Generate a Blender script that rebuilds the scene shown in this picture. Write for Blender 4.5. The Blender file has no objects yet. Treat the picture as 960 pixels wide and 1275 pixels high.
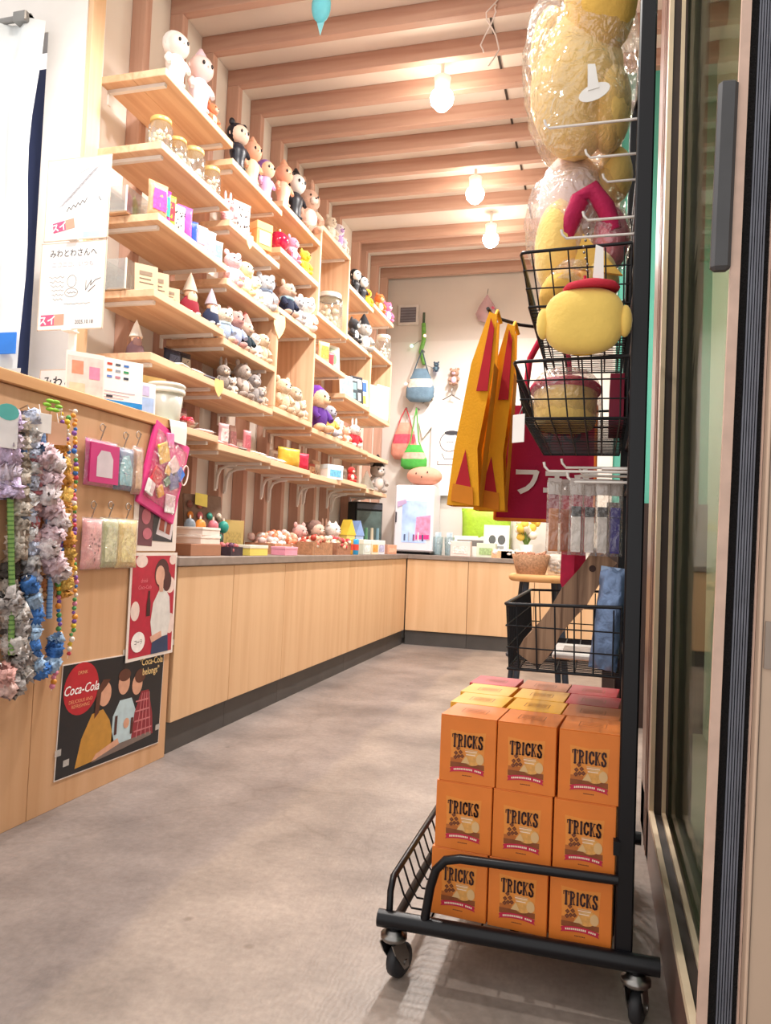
import bpy, math, random
from mathutils import Vector, Matrix
random.seed(7)
scn = bpy.context.scene
COL = scn.collection
# ------------------------------------------------------------------ camera
F, YAW, PITCH, ROLL, EYE = 950.95, -0.27436, 0.040984, 0.040681, 0.85
_f = Vector((math.sin(YAW)*math.cos(PITCH), math.cos(YAW)*math.cos(PITCH), math.sin(PITCH)))
_r0 = Vector((math.cos(YAW), -math.sin(YAW), 0)); _u0 = _r0.cross(_f)
CR = _r0*math.cos(ROLL)+_u0*math.sin(ROLL); CU = _u0*math.cos(ROLL)-_r0*math.sin(ROLL); CF = _f
cam = bpy.data.cameras.new('camera'); camo = bpy.data.objects.new('camera', cam); COL.objects.link(camo)
cam.sensor_fit = 'VERTICAL'; cam.sensor_height = 36; cam.sensor_width = 36; cam.lens = F/1275*36
cam.clip_start = 0.02; cam.clip_end = 100
mw = Matrix((( CR.x, CU.x, -CF.x, 0), (CR.y, CU.y, -CF.y, 0), (CR.z, CU.z, -CF.z, EYE), (0, 0, 0, 1)))
camo.matrix_world = mw; scn.camera = camo
# ------------------------------------------------------------------ world, exposure
w = bpy.data.worlds.new('world'); scn.world = w; w.use_nodes = True
w.node_tree.nodes['Background'].inputs[0].default_value = (1.0, 0.97, 0.94, 1)
w.node_tree.nodes['Background'].inputs[1].default_value = 0.82
scn.view_settings.view_transform = 'Standard'; scn.view_settings.look = 'None'
scn.view_settings.gamma = 1; scn.view_settings.use_curve_mapping = False
scn.view_settings.exposure = 0.66
LAMP_W = 80; LAMP_C = (1, .96, .92)
# ------------------------------------------------------------------ pixel -> point on a known plane (layout only)
def ray(x, y): return CF+CR*((x-480)/F)-CU*((y-637.5)/F)
EP = Vector((0, 0, EYE))
def PX(x, y, X): d = ray(x, y); return EP+d*(X/d.x)
def PY(x, y, Y): d = ray(x, y); return EP+d*(Y/d.y)
def PZ(x, y, Z): d = ray(x, y); return EP+d*((Z-EYE)/d.z)
def mpp(p): return (Vector(p)-EP).dot(CF)/F          # metres per pixel at a point
# ------------------------------------------------------------------ materials
def lin(c):
    if isinstance(c, str):
        c = c.lstrip('#'); c = tuple(int(c[i:i+2], 16)/255 for i in (0, 2, 4))
    return tuple(v/12.92 if v <= .04045 else ((v+.055)/1.055)**2.4 for v in c)
_mc = {}
def nodes(name):
    m = bpy.data.materials.new(name); m.use_nodes = True
    nt = m.node_tree; b = nt.nodes['Principled BSDF']
    return m, nt, b
def mat(c, rough=.6, metal=0, var=.10, vs=14, bump=0, bs=60, emit=0, name=None, spec=.4, sheen=0):
    key = (c, rough, metal, var, vs, bump, bs, emit, spec, sheen)
    if key in _mc: return _mc[key]
    m, nt, b = nodes(name or 'paint'); L = lin(c)
    if var:
        tc = nt.nodes.new('ShaderNodeTexCoord'); n = nt.nodes.new('ShaderNodeTexNoise'); n.inputs['Scale'].default_value = vs
        n.inputs['Detail'].default_value = 3
        r = nt.nodes.new('ShaderNodeValToRGB'); nt.links.new(tc.outputs['Object'], n.inputs['Vector']); nt.links.new(n.outputs['Fac'], r.inputs['Fac'])
        r.color_ramp.elements[0].position = .3; r.color_ramp.elements[1].position = .7
        r.color_ramp.elements[0].color = (*[v*(1-var) for v in L], 1); r.color_ramp.elements[1].color = (*[min(1, v*(1+var)) for v in L], 1)
        nt.links.new(r.outputs['Color'], b.inputs['Base Color'])
        if bump:
            n2 = nt.nodes.new('ShaderNodeTexNoise'); n2.inputs['Scale'].default_value = bs; n2.inputs['Detail'].default_value = 4
            nt.links.new(tc.outputs['Object'], n2.inputs['Vector'])
            bp = nt.nodes.new('ShaderNodeBump'); bp.inputs['Strength'].default_value = bump; bp.inputs['Distance'].default_value = .01
            nt.links.new(n2.outputs['Fac'], bp.inputs['Height']); nt.links.new(bp.outputs['Normal'], b.inputs['Normal'])
    else: b.inputs['Base Color'].default_value = (*L, 1)
    b.inputs['Roughness'].default_value = rough; b.inputs['Metallic'].default_value = metal
    b.inputs['Specular IOR Level'].default_value = spec
    if sheen: b.inputs['Sheen Weight'].default_value = sheen
    if emit:
        b.inputs['Emission Color'].default_value = (*L, 1); b.inputs['Emission Strength'].default_value = emit
    _mc[key] = m; return m
def wood(c1, c2, axis='y', sc=1.0, rough=.55, knots=True):
    key = ('wood', c1, c2, axis, sc, rough)
    if key in _mc: return _mc[key]
    m, nt, b = nodes('wood'); tc = nt.nodes.new('ShaderNodeTexCoord'); mp = nt.nodes.new('ShaderNodeMapping')
    s = {'x': (1.2, 22, 22), 'y': (22, 1.2, 22), 'z': (22, 22, 1.2)}[axis]
    mp.inputs['Scale'].default_value = [v*sc for v in s]
    nt.links.new(tc.outputs['Object'], mp.inputs['Vector'])
    n = nt.nodes.new('ShaderNodeTexNoise'); n.inputs['Scale'].default_value = 1.0; n.inputs['Detail'].default_value = 6; n.inputs['Distortion'].default_value = .6
    nt.links.new(mp.outputs['Vector'], n.inputs['Vector'])
    r = nt.nodes.new('ShaderNodeValToRGB'); nt.links.new(n.outputs['Fac'], r.inputs['Fac'])
    r.color_ramp.elements[0].position = .32; r.color_ramp.elements[1].position = .62
    r.color_ramp.elements[0].color = (*lin(c2), 1); r.color_ramp.elements[1].color = (*lin(c1), 1)
    nt.links.new(r.outputs['Color'], b.inputs['Base Color']); b.inputs['Roughness'].default_value = rough
    b.inputs['Specular IOR Level'].default_value = .3
    bp = nt.nodes.new('ShaderNodeBump'); bp.inputs['Strength'].default_value = .08; nt.links.new(n.outputs['Fac'], bp.inputs['Height']); nt.links.new(bp.outputs['Normal'], b.inputs['Normal'])
    _mc[key] = m; return m
def film(tint='#ffffff', gl=.14, rough=.12, bump=.6, bs=35, dens=0.0, graze=.5):
    key = ('film', tint, gl, rough, bump, bs, dens, graze)
    if key in _mc: return _mc[key]
    m = bpy.data.materials.new('clear_film'); m.use_nodes = True; nt = m.node_tree; nt.nodes.clear()
    o = nt.nodes.new('ShaderNodeOutputMaterial'); t = nt.nodes.new('ShaderNodeBsdfTransparent'); t.inputs[0].default_value = (*lin(tint), 1)
    g = nt.nodes.new('ShaderNodeBsdfGlossy'); g.inputs['Roughness'].default_value = rough
    x = nt.nodes.new('ShaderNodeMixShader'); lw = nt.nodes.new('ShaderNodeLayerWeight'); lw.inputs['Blend'].default_value = .25
    ma = nt.nodes.new('ShaderNodeMath'); ma.operation = 'MULTIPLY_ADD'; ma.inputs[1].default_value = graze; ma.inputs[2].default_value = gl
    nt.links.new(lw.outputs['Facing'], ma.inputs[0]); nt.links.new(ma.outputs[0], x.inputs[0])
    nt.links.new(t.outputs[0], x.inputs[1]); nt.links.new(g.outputs[0], x.inputs[2])
    if bump:
        tc = nt.nodes.new('ShaderNodeTexCoord'); n = nt.nodes.new('ShaderNodeTexNoise'); n.inputs['Scale'].default_value = bs; n.inputs['Distortion'].default_value = 1.5
        nt.links.new(tc.outputs['Object'], n.inputs['Vector']); bp = nt.nodes.new('ShaderNodeBump'); bp.inputs['Strength'].default_value = bump; bp.inputs['Distance'].default_value = .02
        nt.links.new(n.outputs['Fac'], bp.inputs['Height']); nt.links.new(bp.outputs[0], g.inputs['Normal']); nt.links.new(bp.outputs[0], lw.inputs['Normal'])
    if dens:
        df = nt.nodes.new('ShaderNodeBsdfDiffuse'); df.inputs[0].default_value = (*lin(tint), 1); x2 = nt.nodes.new('ShaderNodeMixShader'); x2.inputs[0].default_value = dens
        nt.links.new(x.outputs[0], x2.inputs[1]); nt.links.new(df.outputs[0], x2.inputs[2]); x = x2
    nt.links.new(x.outputs[0], o.inputs[0]); _mc[key] = m; return m
GLASS = film('#f4faf6', .06, .03, 0); FILM = film('#fffdfa', .10, .10, .9, 30, .06)
BLK = mat('#0b0a10', .35, 0, .1, spec=.35); BLKM = mat('#0e0d12', .5, spec=.3); WHT = mat('#f4efe9', .5, var=.03)
CHR = mat('#b9b6b2', .25, 1, .05); STEEL = mat('#8e8b88', .3, 1, .08); DK = mat('#221a1a', .5); REDM = mat('#c8203c', .6)
PLY = wood('#e1bb92', '#d7ad83', 'z', .7); PINE = wood('#e9c39e', '#d3a480', 'y', .9); PINEZ = wood('#e8c19d', '#d2a380', 'z', .9)
BEAM = wood('#cda896', '#b78b79', 'x', .8); STUD = wood('#d2ab98', '#bb907d', 'z', .8)
def floor_material():
    m, nt, b = nodes('polished_concrete'); tc = nt.nodes.new('ShaderNodeTexCoord'); N = nt.nodes.new; Lk = nt.links.new
    n1 = N('ShaderNodeTexNoise'); n1.inputs['Scale'].default_value = 2.2; n1.inputs['Detail'].default_value = 8; n1.inputs['Roughness'].default_value = .62; Lk(tc.outputs['Object'], n1.inputs['Vector'])
    r1 = N('ShaderNodeValToRGB'); Lk(n1.outputs['Fac'], r1.inputs['Fac']); r1.color_ramp.elements[0].position = .34; r1.color_ramp.elements[1].position = .66
    r1.color_ramp.elements[0].color = (*lin('#7b716b'), 1); r1.color_ramp.elements[1].color = (*lin('#aa9d94'), 1)
    n2 = N('ShaderNodeTexNoise'); n2.inputs['Scale'].default_value = 55; n2.inputs['Detail'].default_value = 4; Lk(tc.outputs['Object'], n2.inputs['Vector'])
    # lighter re-poured strip with a ragged edge along the aisle
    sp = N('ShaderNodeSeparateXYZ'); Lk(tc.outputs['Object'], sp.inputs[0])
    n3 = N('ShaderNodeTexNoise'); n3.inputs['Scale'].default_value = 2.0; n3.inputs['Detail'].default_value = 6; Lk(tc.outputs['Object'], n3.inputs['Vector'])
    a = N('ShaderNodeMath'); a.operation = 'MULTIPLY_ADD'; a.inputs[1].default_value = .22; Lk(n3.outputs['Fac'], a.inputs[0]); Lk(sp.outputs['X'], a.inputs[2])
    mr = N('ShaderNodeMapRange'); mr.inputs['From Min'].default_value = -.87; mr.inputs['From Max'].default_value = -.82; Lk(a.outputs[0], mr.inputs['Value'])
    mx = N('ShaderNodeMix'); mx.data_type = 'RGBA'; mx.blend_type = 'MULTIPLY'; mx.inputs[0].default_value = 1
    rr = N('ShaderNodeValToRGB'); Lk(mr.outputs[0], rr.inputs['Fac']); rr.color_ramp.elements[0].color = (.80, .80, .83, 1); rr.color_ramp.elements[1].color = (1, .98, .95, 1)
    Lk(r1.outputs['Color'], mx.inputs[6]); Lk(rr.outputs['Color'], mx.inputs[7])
    mx2 = N('ShaderNodeMix'); mx2.data_type = 'RGBA'; mx2.blend_type = 'OVERLAY'; mx2.inputs[0].default_value = .26; Lk(mx.outputs[2], mx2.inputs[6]); Lk(n2.outputs['Fac'], mx2.inputs[7])
    # dark chips
    v = N('ShaderNodeTexVoronoi'); v.inputs['Scale'].default_value = 5; Lk(tc.outputs['Object'], v.inputs['Vector'])
    vr = N('ShaderNodeValToRGB'); Lk(v.outputs['Distance'], vr.inputs['Fac']); vr.color_ramp.elements[0].position = .03; vr.color_ramp.elements[1].position = .07
    vr.color_ramp.elements[0].color = (.72, .70, .68, 1); vr.color_ramp.elements[1].color = (1, 1, 1, 1)
    mx3 = N('ShaderNodeMix'); mx3.data_type = 'RGBA'; mx3.blend_type = 'MULTIPLY'; mx3.inputs[0].default_value = 1; Lk(mx2.outputs[2], mx3.inputs[6]); Lk(vr.outputs['Color'], mx3.inputs[7])
    ve = N('ShaderNodeTexVoronoi'); ve.feature = 'DISTANCE_TO_EDGE'; ve.inputs['Scale'].default_value = .75; ne = N('ShaderNodeTexNoise'); ne.inputs['Scale'].default_value = 3; ne.inputs['Detail'].default_value = 5; Lk(tc.outputs['Object'], ne.inputs['Vector'])
    vm = N('ShaderNodeMix'); vm.data_type = 'RGBA'; vm.inputs[0].default_value = .18; Lk(tc.outputs['Object'], vm.inputs[6]); Lk(ne.outputs['Color'], vm.inputs[7]); Lk(vm.outputs[2], ve.inputs['Vector'])
    cr = N('ShaderNodeValToRGB'); Lk(ve.outputs['Distance'], cr.inputs['Fac']); cr.color_ramp.elements[0].position = .0015; cr.color_ramp.elements[1].position = .006; cr.color_ramp.elements[0].color = (.90, .89, .88, 1); cr.color_ramp.elements[1].color = (1, 1, 1, 1)
    mx4 = N('ShaderNodeMix'); mx4.data_type = 'RGBA'; mx4.blend_type = 'MULTIPLY'; mx4.inputs[0].default_value = 1; Lk(mx3.outputs[2], mx4.inputs[6]); Lk(cr.outputs['Color'], mx4.inputs[7]); mx3 = mx4
    # trowel ripples
    wv = N('ShaderNodeTexWave'); wv.inputs['Scale'].default_value = 26; wv.inputs['Distortion'].default_value = 9; wv.inputs['Detail'].default_value = 2; Lk(tc.outputs['Object'], wv.inputs['Vector'])
    ad = N('ShaderNodeMath'); ad.operation = 'MULTIPLY_ADD'; ad.inputs[1].default_value = .35; Lk(wv.outputs['Fac'], ad.inputs[0]); Lk(n2.outputs['Fac'], ad.inputs[2])
    bp = N('ShaderNodeBump'); bp.inputs['Strength'].default_value = .10; bp.inputs['Distance'].default_value = .004; Lk(ad.outputs[0], bp.inputs['Height']); Lk(bp.outputs[0], b.inputs['Normal'])
    Lk(mx3.outputs[2], b.inputs['Base Color']); b.inputs['Roughness'].default_value = .42; b.inputs['Specular IOR Level'].default_value = .4
    return m
# ------------------------------------------------------------------ mesh builder
class M:
    def __init__(s): s.v = []; s.f = []; s.mi = []; s.sm = []
    def add(s, vs, fs, mi=0, smooth=False):
        o = len(s.v); s.v += [tuple(p) for p in vs]
        for f in fs: s.f.append([i+o for i in f]); s.mi.append(mi); s.sm.append(smooth)
        return s
    def box(s, a, b, mi=0, ch=0):
        x0, y0, z0 = [min(a[i], b[i]) for i in range(3)]; x1, y1, z1 = [max(a[i], b[i]) for i in range(3)]
        if ch <= 0:
            return s.add([(x0, y0, z0), (x1, y0, z0), (x1, y1, z0), (x0, y1, z0), (x0, y0, z1), (x1, y0, z1), (x1, y1, z1), (x0, y1, z1)],
                         [(0, 3, 2, 1), (4, 5, 6, 7), (0, 1, 5, 4), (1, 2, 6, 5), (2, 3, 7, 6), (3, 0, 4, 7)], mi)
        c = min(ch, (x1-x0)*.49, (y1-y0)*.49, (z1-z0)*.49); vs = []
        for z, k in ((z0, c), (z0+c, 0), (z1-c, 0), (z1, c)):
            X0, X1, Y0, Y1 = x0+k, x1-k, y0+k, y1-k; d = c if k == 0 else c*.4
            vs += [(X0+d, Y0, z), (X1-d, Y0, z), (X1, Y0+d, z), (X1, Y1-d, z), (X1-d, Y1, z), (X0+d, Y1, z), (X0, Y1-d, z), (X0, Y0+d, z)]
        fs = [tuple(range(7, -1, -1)), tuple(range(24, 32))]
        for k in range(3):
            for i in range(8): j = (i+1) % 8; fs.append((k*8+i, k*8+j, k*8+8+j, k*8+8+i))
        return s.add(vs, fs, mi)
    def cyl(s, p0, p1, r0, r1=None, seg=12, mi=0, caps=True, smooth=True):
        p0 = Vector(p0); p1 = Vector(p1); r1 = r0 if r1 is None else r1; d = (p1-p0).normalized()
        a = d.orthogonal().normalized(); b = d.cross(a); vs = []
        for p, r in ((p0, r0), (p1, r1)):
            for i in range(seg): t = 2*math.pi*i/seg; vs.append(p+a*(r*math.cos(t))+b*(r*math.sin(t)))
        s.add(vs, [(i, (i+1) % seg, seg+(i+1) % seg, seg+i) for i in range(seg)], mi, smooth)
        if caps:
            if r0 > 0: s.add(vs[:seg], [tuple(range(seg-1, -1, -1))], mi)
            if r1 > 0: s.add(vs[seg:], [tuple(range(seg))], mi)
        return s
    def tube(s, pts, r, seg=8, mi=0, closed=False, caps=True, smooth=True):
        P = [Vector(p) for p in pts]; n = len(P); R = r if isinstance(r, (list, tuple)) else [r]*n; vs = []; a = None
        for i in range(n):
            t = (P[(i+1) % n]-P[i-1]) if closed else (P[min(i+1, n-1)]-P[max(i-1, 0)])
            t = t.normalized() if t.length > 1e-9 else Vector((0, 0, 1))
            a = (t.orthogonal() if a is None else a-t*a.dot(t)); a = a.normalized() if a.length > 1e-6 else t.orthogonal().normalized(); b = t.cross(a)
            for k in range(seg): q = 2*math.pi*k/seg; vs.append(P[i]+a*(R[i]*math.cos(q))+b*(R[i]*math.sin(q)))
        fs = []
        for i in range(n if closed else n-1):
            j = (i+1) % n
            for k in range(seg): k2 = (k+1) % seg; fs.append((i*seg+k, i*seg+k2, j*seg+k2, j*seg+k))
        s.add(vs, fs, mi, smooth)
        if caps and not closed: s.add(vs[:seg], [tuple(range(seg-1, -1, -1))], mi); s.add(vs[-seg:], [tuple(range(seg))], mi)
        return s
    def lathe(s, prof, c=(0, 0, 0), seg=20, mi=0, sx=1, sy=1, smooth=True):
        vs = []; n = len(prof)
        for r, z in prof:
            for k in range(seg): t = 2*math.pi*k/seg; vs.append((c[0]+r*sx*math.cos(t), c[1]+r*sy*math.sin(t), c[2]+z))
        fs = [(i*seg+k, i*seg+(k+1) % seg, (i+1)*seg+(k+1) % seg, (i+1)*seg+k) for i in range(n-1) for k in range(seg)]
        s.add(vs, fs, mi, smooth)
        if prof[0][0] > 1e-6: s.add(vs[:seg], [tuple(range(seg-1, -1, -1))], mi)
        if prof[-1][0] > 1e-6: s.add(vs[-seg:], [tuple(range(seg))], mi)
        return s
    def ell(s, c, r, seg=14, rings=9, mi=0, jit=0, rot=None):
        if not isinstance(r, (tuple, list)): r = (r, r, r)
        vs = []; c = Vector(c)
        for i in range(rings+1):
            ph = math.pi*i/rings
            for k in range(seg):
                t = 2*math.pi*k/seg; j = 1+random.uniform(-jit, jit) if 0 < i < rings else 1
                p = Vector((r[0]*math.sin(ph)*math.cos(t)*j, r[1]*math.sin(ph)*math.sin(t)*j, -r[2]*math.cos(ph)*j))
                if rot: p = rot @ p
                vs.append(c+p)
        return s.add(vs, [(i*seg+k, i*seg+(k+1) % seg, (i+1)*seg+(k+1) % seg, (i+1)*seg+k) for i in range(rings) for k in range(seg)], mi, True)
    def prism(s, poly, o, u, v, n, d, mi=0):
        o = Vector(o); u = Vector(u); v = Vector(v); n = Vector(n); k = len(poly)
        a = [o+u*p[0]+v*p[1] for p in poly]; b = [q+n*d for q in a]
        fs = [tuple(range(k-1, -1, -1)), tuple(range(k, 2*k))]+[(i, (i+1) % k, k+(i+1) % k, k+i) for i in range(k)]
        return s.add(a+b, fs, mi)
    def flat(s, poly, y=0, mi=0):            # a printed patch in the local XZ plane, facing -Y
        return s.add([(p[0], y, p[1]) for p in poly], [tuple(range(len(poly)))], mi)
    def pillow(s, w, h, t, c=(0, 0, 0), n=10, mi=0, wr=.0, flat_top=.06, m=8):   # sealed pouch standing in XZ
        vs = []
        for side in (-1, 1):
            for i in range(n+1):
                for k in range(m+1):
                    u = -1+2*k/m; v = i/n; e = max(0, 1-((v-.5)/.5)**4)*max(0, 1-u**4)
                    if v > 1-flat_top or v < flat_top*.6: e *= .15
                    y = side*t/2*(.06+.94*math.sqrt(e))+random.uniform(-wr, wr)*t
                    vs.append((c[0]+u*w/2*(1-.05*math.sin(math.pi*v)), c[1]+y, c[2]+v*h))
        N = (n+1)*(m+1); fs = []
        for i in range(n):
            for k in range(m):
                q = i*(m+1)+k; fs.append((q, q+1, q+m+2, q+m+1)); fs.append((N+q, N+q+m+1, N+q+m+2, N+q+1))
        for i in range(n):
            q = i*(m+1); fs.append((q, q+m+1, N+q+m+1, N+q)); q += m; fs.append((q, N+q, N+q+m+1, q+m+1))
        for k in range(m):
            fs.append((k, N+k, N+k+1, k+1)); q = n*(m+1)+k; fs.append((q, q+1, N+q+1, N+q))
        return s.add(vs, fs, mi, True)
    def build(s, name, mats, parent=None, world=False, shade=None, sc=1):
        me = bpy.data.meshes.new(name); V = s.v if sc == 1 else [(p[0]*sc, p[1]*sc, p[2]*sc) for p in s.v]
        if world and parent is not None:
            inv = chain(parent).inverted(); V = [inv @ Vector(p) for p in V]
        me.from_pydata([tuple(p) for p in V], [], s.f)
        for m in (mats if isinstance(mats, (list, tuple)) else [mats]): me.materials.append(m)
        me.polygons.foreach_set('material_index', s.mi); me.polygons.foreach_set('use_smooth', s.sm); me.update()
        o = bpy.data.objects.new(name, me); COL.objects.link(o)
        if parent is not None: o.parent = parent
        return o
def chain(o):
    m = o.matrix_basis.copy()
    while o.parent: o = o.parent; m = o.matrix_basis @ m
    return m
LABELS = {}
def tag(o, label, cat, group=None):
    o['label'] = label; o['category'] = cat
    if group: o['group'] = group
    return o
def thing(name, label, cat, loc=(0, 0, 0), rz=0, group=None, rx=0, ry=0):
    o = bpy.data.objects.new(name, None); COL.objects.link(o); o.empty_display_size = .05
    o.location = loc; o.rotation_euler = (rx, ry, rz); return tag(o, label, cat, group)
def struct(name, b, mats): o = b.build(name, mats); o['kind'] = 'structure'; return o
def bx(a, b, ch=0): return M().box(a, b, 0, ch)
def inst(o, name, parent, loc=(0, 0, 0), rot=(0, 0, 0)):
    c = bpy.data.objects.new(name, o.data); COL.objects.link(c); c.parent = parent; c.location = loc; c.rotation_euler = rot; return c
_tc = {}
def text(s, size, m, parent, loc, rz=0, bold=0, shear=0, xs=1, name='lettering', align='CENTER', space=1, tilt=0):
    key = (s, size, bold, shear, xs, align, space)
    if key not in _tc:
        cu = bpy.data.curves.new('t', 'FONT'); cu.body = s; cu.size = size; cu.align_x = align; cu.offset = bold*size; cu.shear = shear; cu.space_character = space; cu.resolution_u = 2
        t = bpy.data.objects.new('t', cu); COL.objects.link(t)
        me = bpy.data.meshes.new_from_object(t.evaluated_get(bpy.context.evaluated_depsgraph_get()))
        bpy.data.objects.remove(t)
        for v in me.vertices: v.co = (v.co.x*xs, 0, v.co.y)
        _tc[key] = me
    me = _tc[key]
    if len(me.materials) == 0: me.materials.append(m)
    elif me.materials[0] != m: me = me.copy(); me.materials[0] = m
    o = bpy.data.objects.new(name, me); COL.objects.link(o); o.parent = parent; o.location = loc; o.rotation_euler = (0, tilt, rz); return o
def circ(cx, cz, rx, rz=None, n=20, a0=0, a1=2*math.pi):
    rz = rx if rz is None else rz
    return [(cx+rx*math.cos(a0+(a1-a0)*i/n), cz+rz*math.sin(a0+(a1-a0)*i/n)) for i in range(n if abs(a1-a0-2*math.pi) < 1e-6 else n+1)]
def rect(x0, z0, x1, z1): return [(x0, z0), (x1, z0), (x1, z1), (x0, z1)]
def ribbon(b, pts, wd, y, mi=0):        # a pen stroke as a flat strip in XZ
    for (x0, z0), (x1, z1) in zip(pts, pts[1:]):
        dx, dz = x1-x0, z1-z0; L = math.hypot(dx, dz) or 1; nx, nz = -dz/L*wd/2, dx/L*wd/2; ex, ez = dx/L*wd*.3, dz/L*wd*.3
        b.add([(x0-ex+nx, y, z0-ez+nz), (x0-ex-nx, y, z0-ez-nz), (x1+ex-nx, y, z1+ez-nz), (x1+ex+nx, y, z1+ez+nz)], [(0, 1, 2, 3)], mi)
# ================================================================== THE SETTING
FLOORM = floor_material(); WALLM = mat('#ece4da', .8, var=.03, vs=3); CEILM = mat('#f0e7de', .8, var=.03, vs=3)
struct('floor', bx((-3.2, -1.5, -.1), (1.6, 7.0, 0)), FLOORM)
wl = struct('wall_left', bx((-2.15, 2.53, 0), (-2.03, 6.8, 3.4)), WALLM)
wb = struct('wall_back', bx((-2.15, 6.8, 0), (.6, 6.95, 3.4)), mat('#d9cfc6', .8, var=.03, vs=3))
bx((-2.02, 6.785, .76), (.5, 6.8, 2.72)).build('wall_panel', mat('#e0d8d0', .7, var=.02, vs=3), wb)
ce = struct('ceiling', bx((-2.15, 1.2, 3.4), (.6, 6.95, 3.5)), CEILM)
struct('wall_right', bx((.5, 2.62, 0), (.6, 6.8, 3.4)), WALLM)
BY = [2.22, 2.51, 2.80, 3.092, 3.385, 3.67, 3.955, 4.245, 4.50, 4.785, 5.075, 5.365, 5.85, 6.05, 6.39, 6.70]
b0 = None
for i, y in enumerate(BY):
    if b0 is None: b0 = M().box((-1.27, 0, -.045), (1.27, .048, .045), 0, .003).build('beam', BEAM, ce); b0.location = (-.76, y, 3.355)
    else: inst(b0, 'beam', ce, (-.76, y, 3.355))
s0 = None
for i, y in enumerate(BY[2:]):
    if s0 is None: s0 = M().box((0, 0, 0), (.07, .048, 3.31), 0, .003).build('stud', STUD, wl); s0.location = (-2.03, y, 0)
    else: inst(s0, 'stud', wl, (-2.03, y, 0))
j0 = None
for a, c in zip(BY[4:], BY[5:]):                 # dark joint between the ceiling boards
    M().box((-.58, a+.048, 3.394), (-.568, c, 3.4)).build('board_joint', mat('#4b4440', .7), ce)
# camera-facing return wall, its wooden corner stud, the dark opening beside it
wr_ = struct('wall_return', bx((-2.126, 2.42, 0), (-1.952, 2.53, 3.4)), mat('#f3eee9', .7, var=.02))
M().box((-1.952, 2.425, 0), (-1.93, 2.50, 3.4), 0, .002).build('corner_stud', wood('#f0cfa8', '#e2b78b', 'z', .8), wr_)
struct('wall_header', bx((-3.2, 2.42, 2.79), (-2.126, 2.53, 3.4)), mat('#f3eee9', .7, var=.02))
dj = struct('door_2', bx((-3.2, 2.62, 0), (-2.126, 2.66, 2.79)), mat('#3c4670', .6, var=.1, vs=3))
bx((-2.2, 2.58, .8), (-2.12, 2.62, 1.62)).build('lower_panel', mat('#15182a', .5), dj)
bx((-2.2, 2.57, 1.46), (-2.12, 2.585, 1.475)).build('rail', mat('#56628c', .4), dj)
# teal partition standing behind the rack
tp = struct('wall_partition', bx((.045, 4.0, 0), (.5, 4.05, 3.4)), mat('#58ab98', .5, var=.06, vs=2))
bx((.04, 3.985, 0), (.052, 4.055, 3.4)).build('edge_strip', mat('#e8e4da', .5), tp)
bx((.03, 3.97, 0), (.5, 4.0, 1.1)).build('lower_panel', mat('#33241f', .4, var=.1), tp)
# outside seen through the side window
struct('wall_outside', bx((1.3, -.5, -.1), (1.4, 4.0, 3.4)), mat('#4f6650', .8, var=.25, vs=1.2))
# ---- the side window: bottom rail, stepped lips, glass, wide far mullion
TAN = mat('#6d5047', .3, .0, .1, 3, spec=.6); LIP = mat('#d9c4a6', .5, var=.06); GRV = mat('#3a302c', .6)
w1 = M().box((.151, 1.2, 0), (.26, 2.62, .132)).build('window_1', TAN); w1['kind'] = 'structure'
def frame_loop(b, x0, x1, y0, y1, z0, z1, wd):
    b.box((x0, y0, z0), (x1, y1, z0+wd)); b.box((x0, y1-wd, z0+wd), (x1, y1, z1)); return b
frame_loop(M(), .151, .163, 1.215, 2.262, .132, 3.4, .018).build('outer_lip', LIP, w1)
frame_loop(M(), .163, .183, 1.215, 2.258, .128, 3.4, .012).build('groove', GRV, w1)
frame_loop(M(), .183, .193, 1.215, 2.254, .132, 3.4, .018).build('inner_lip', LIP, w1)
bx((.2, 1.22, .13), (.204, 2.25, 3.4)).build('pane', film('#b9c8b8', .05, .06, .05, 3, 0, .22), w1)
mu = bx((.151, 2.262, 0), (.26, 2.62, 3.4)).build('mullion', TAN, w1)
for yy in (2.32, 2.36, 2.40): bx((.148, yy, 0), (.151, yy+.012, 3.4)).build('mullion_rib', mat('#8a6c5e', .35), w1)
# ---- edge of the sliding door leaf and the jamb beside it (slightly out of plumb)
d1 = bpy.data.objects.new('door_1', None); COL.objects.link(d1); d1['kind'] = 'structure'; d1.location = (.148, 1.2, 0); d1.rotation_euler = (0, math.radians(1.15), 0)
PINKP = mat('#d3b3a2', .55, var=.08, vs=30)
M().box((.0, -.004, 0), (.0135, .006, 3.3)).build('stile', PINKP, d1)
M().box((.0135, .004, 0), (.0245, .05, 3.3)).build('brush_seal', mat('#0e0b0d', .95, var=.3, vs=90, bump=.8, bs=300), d1)
M().box((.0245, .008, 0), (.047, .05, 3.3)).build('gasket_back', mat('#2e3036', .6), d1)
for k in range(6): M().box((.0255+k*.0036, .003, 0), (.0277+k*.0036, .009, 3.3)).build('gasket_rib', mat('#6a6d78', .45, var=.15, vs=20), d1)
M().box((.047, .004, 0), (.052, .05, 3.3)).build('brush_seal', mat('#0e0b0d', .95, var=.3, vs=90, bump=.8, bs=300), d1)
M().box((.052, -.002, 0), (.0545, .05, 3.3)).build('stile', PINKP, d1)
M().box((.0545, .03, 0), (.062, .05, 3.3)).build('shadow_gap', mat('#0a0809', .9), d1)
jm = M().box((.055, -.03, 0), (.16, -.0, 3.3), 0, .002).build('jamb', mat('#c9ad97', .5, var=.04, vs=8), d1)
M().box((.0585, -.0315, 0), (.0595, -.029, 3.3)).build('jamb_groove', mat('#6b5a4e', .7), d1)
M().box((.0615, -.034, .70), (.14, -.03, .765)).build('strike_plate', mat('#9b8b80', .4, .4), d1)
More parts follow.
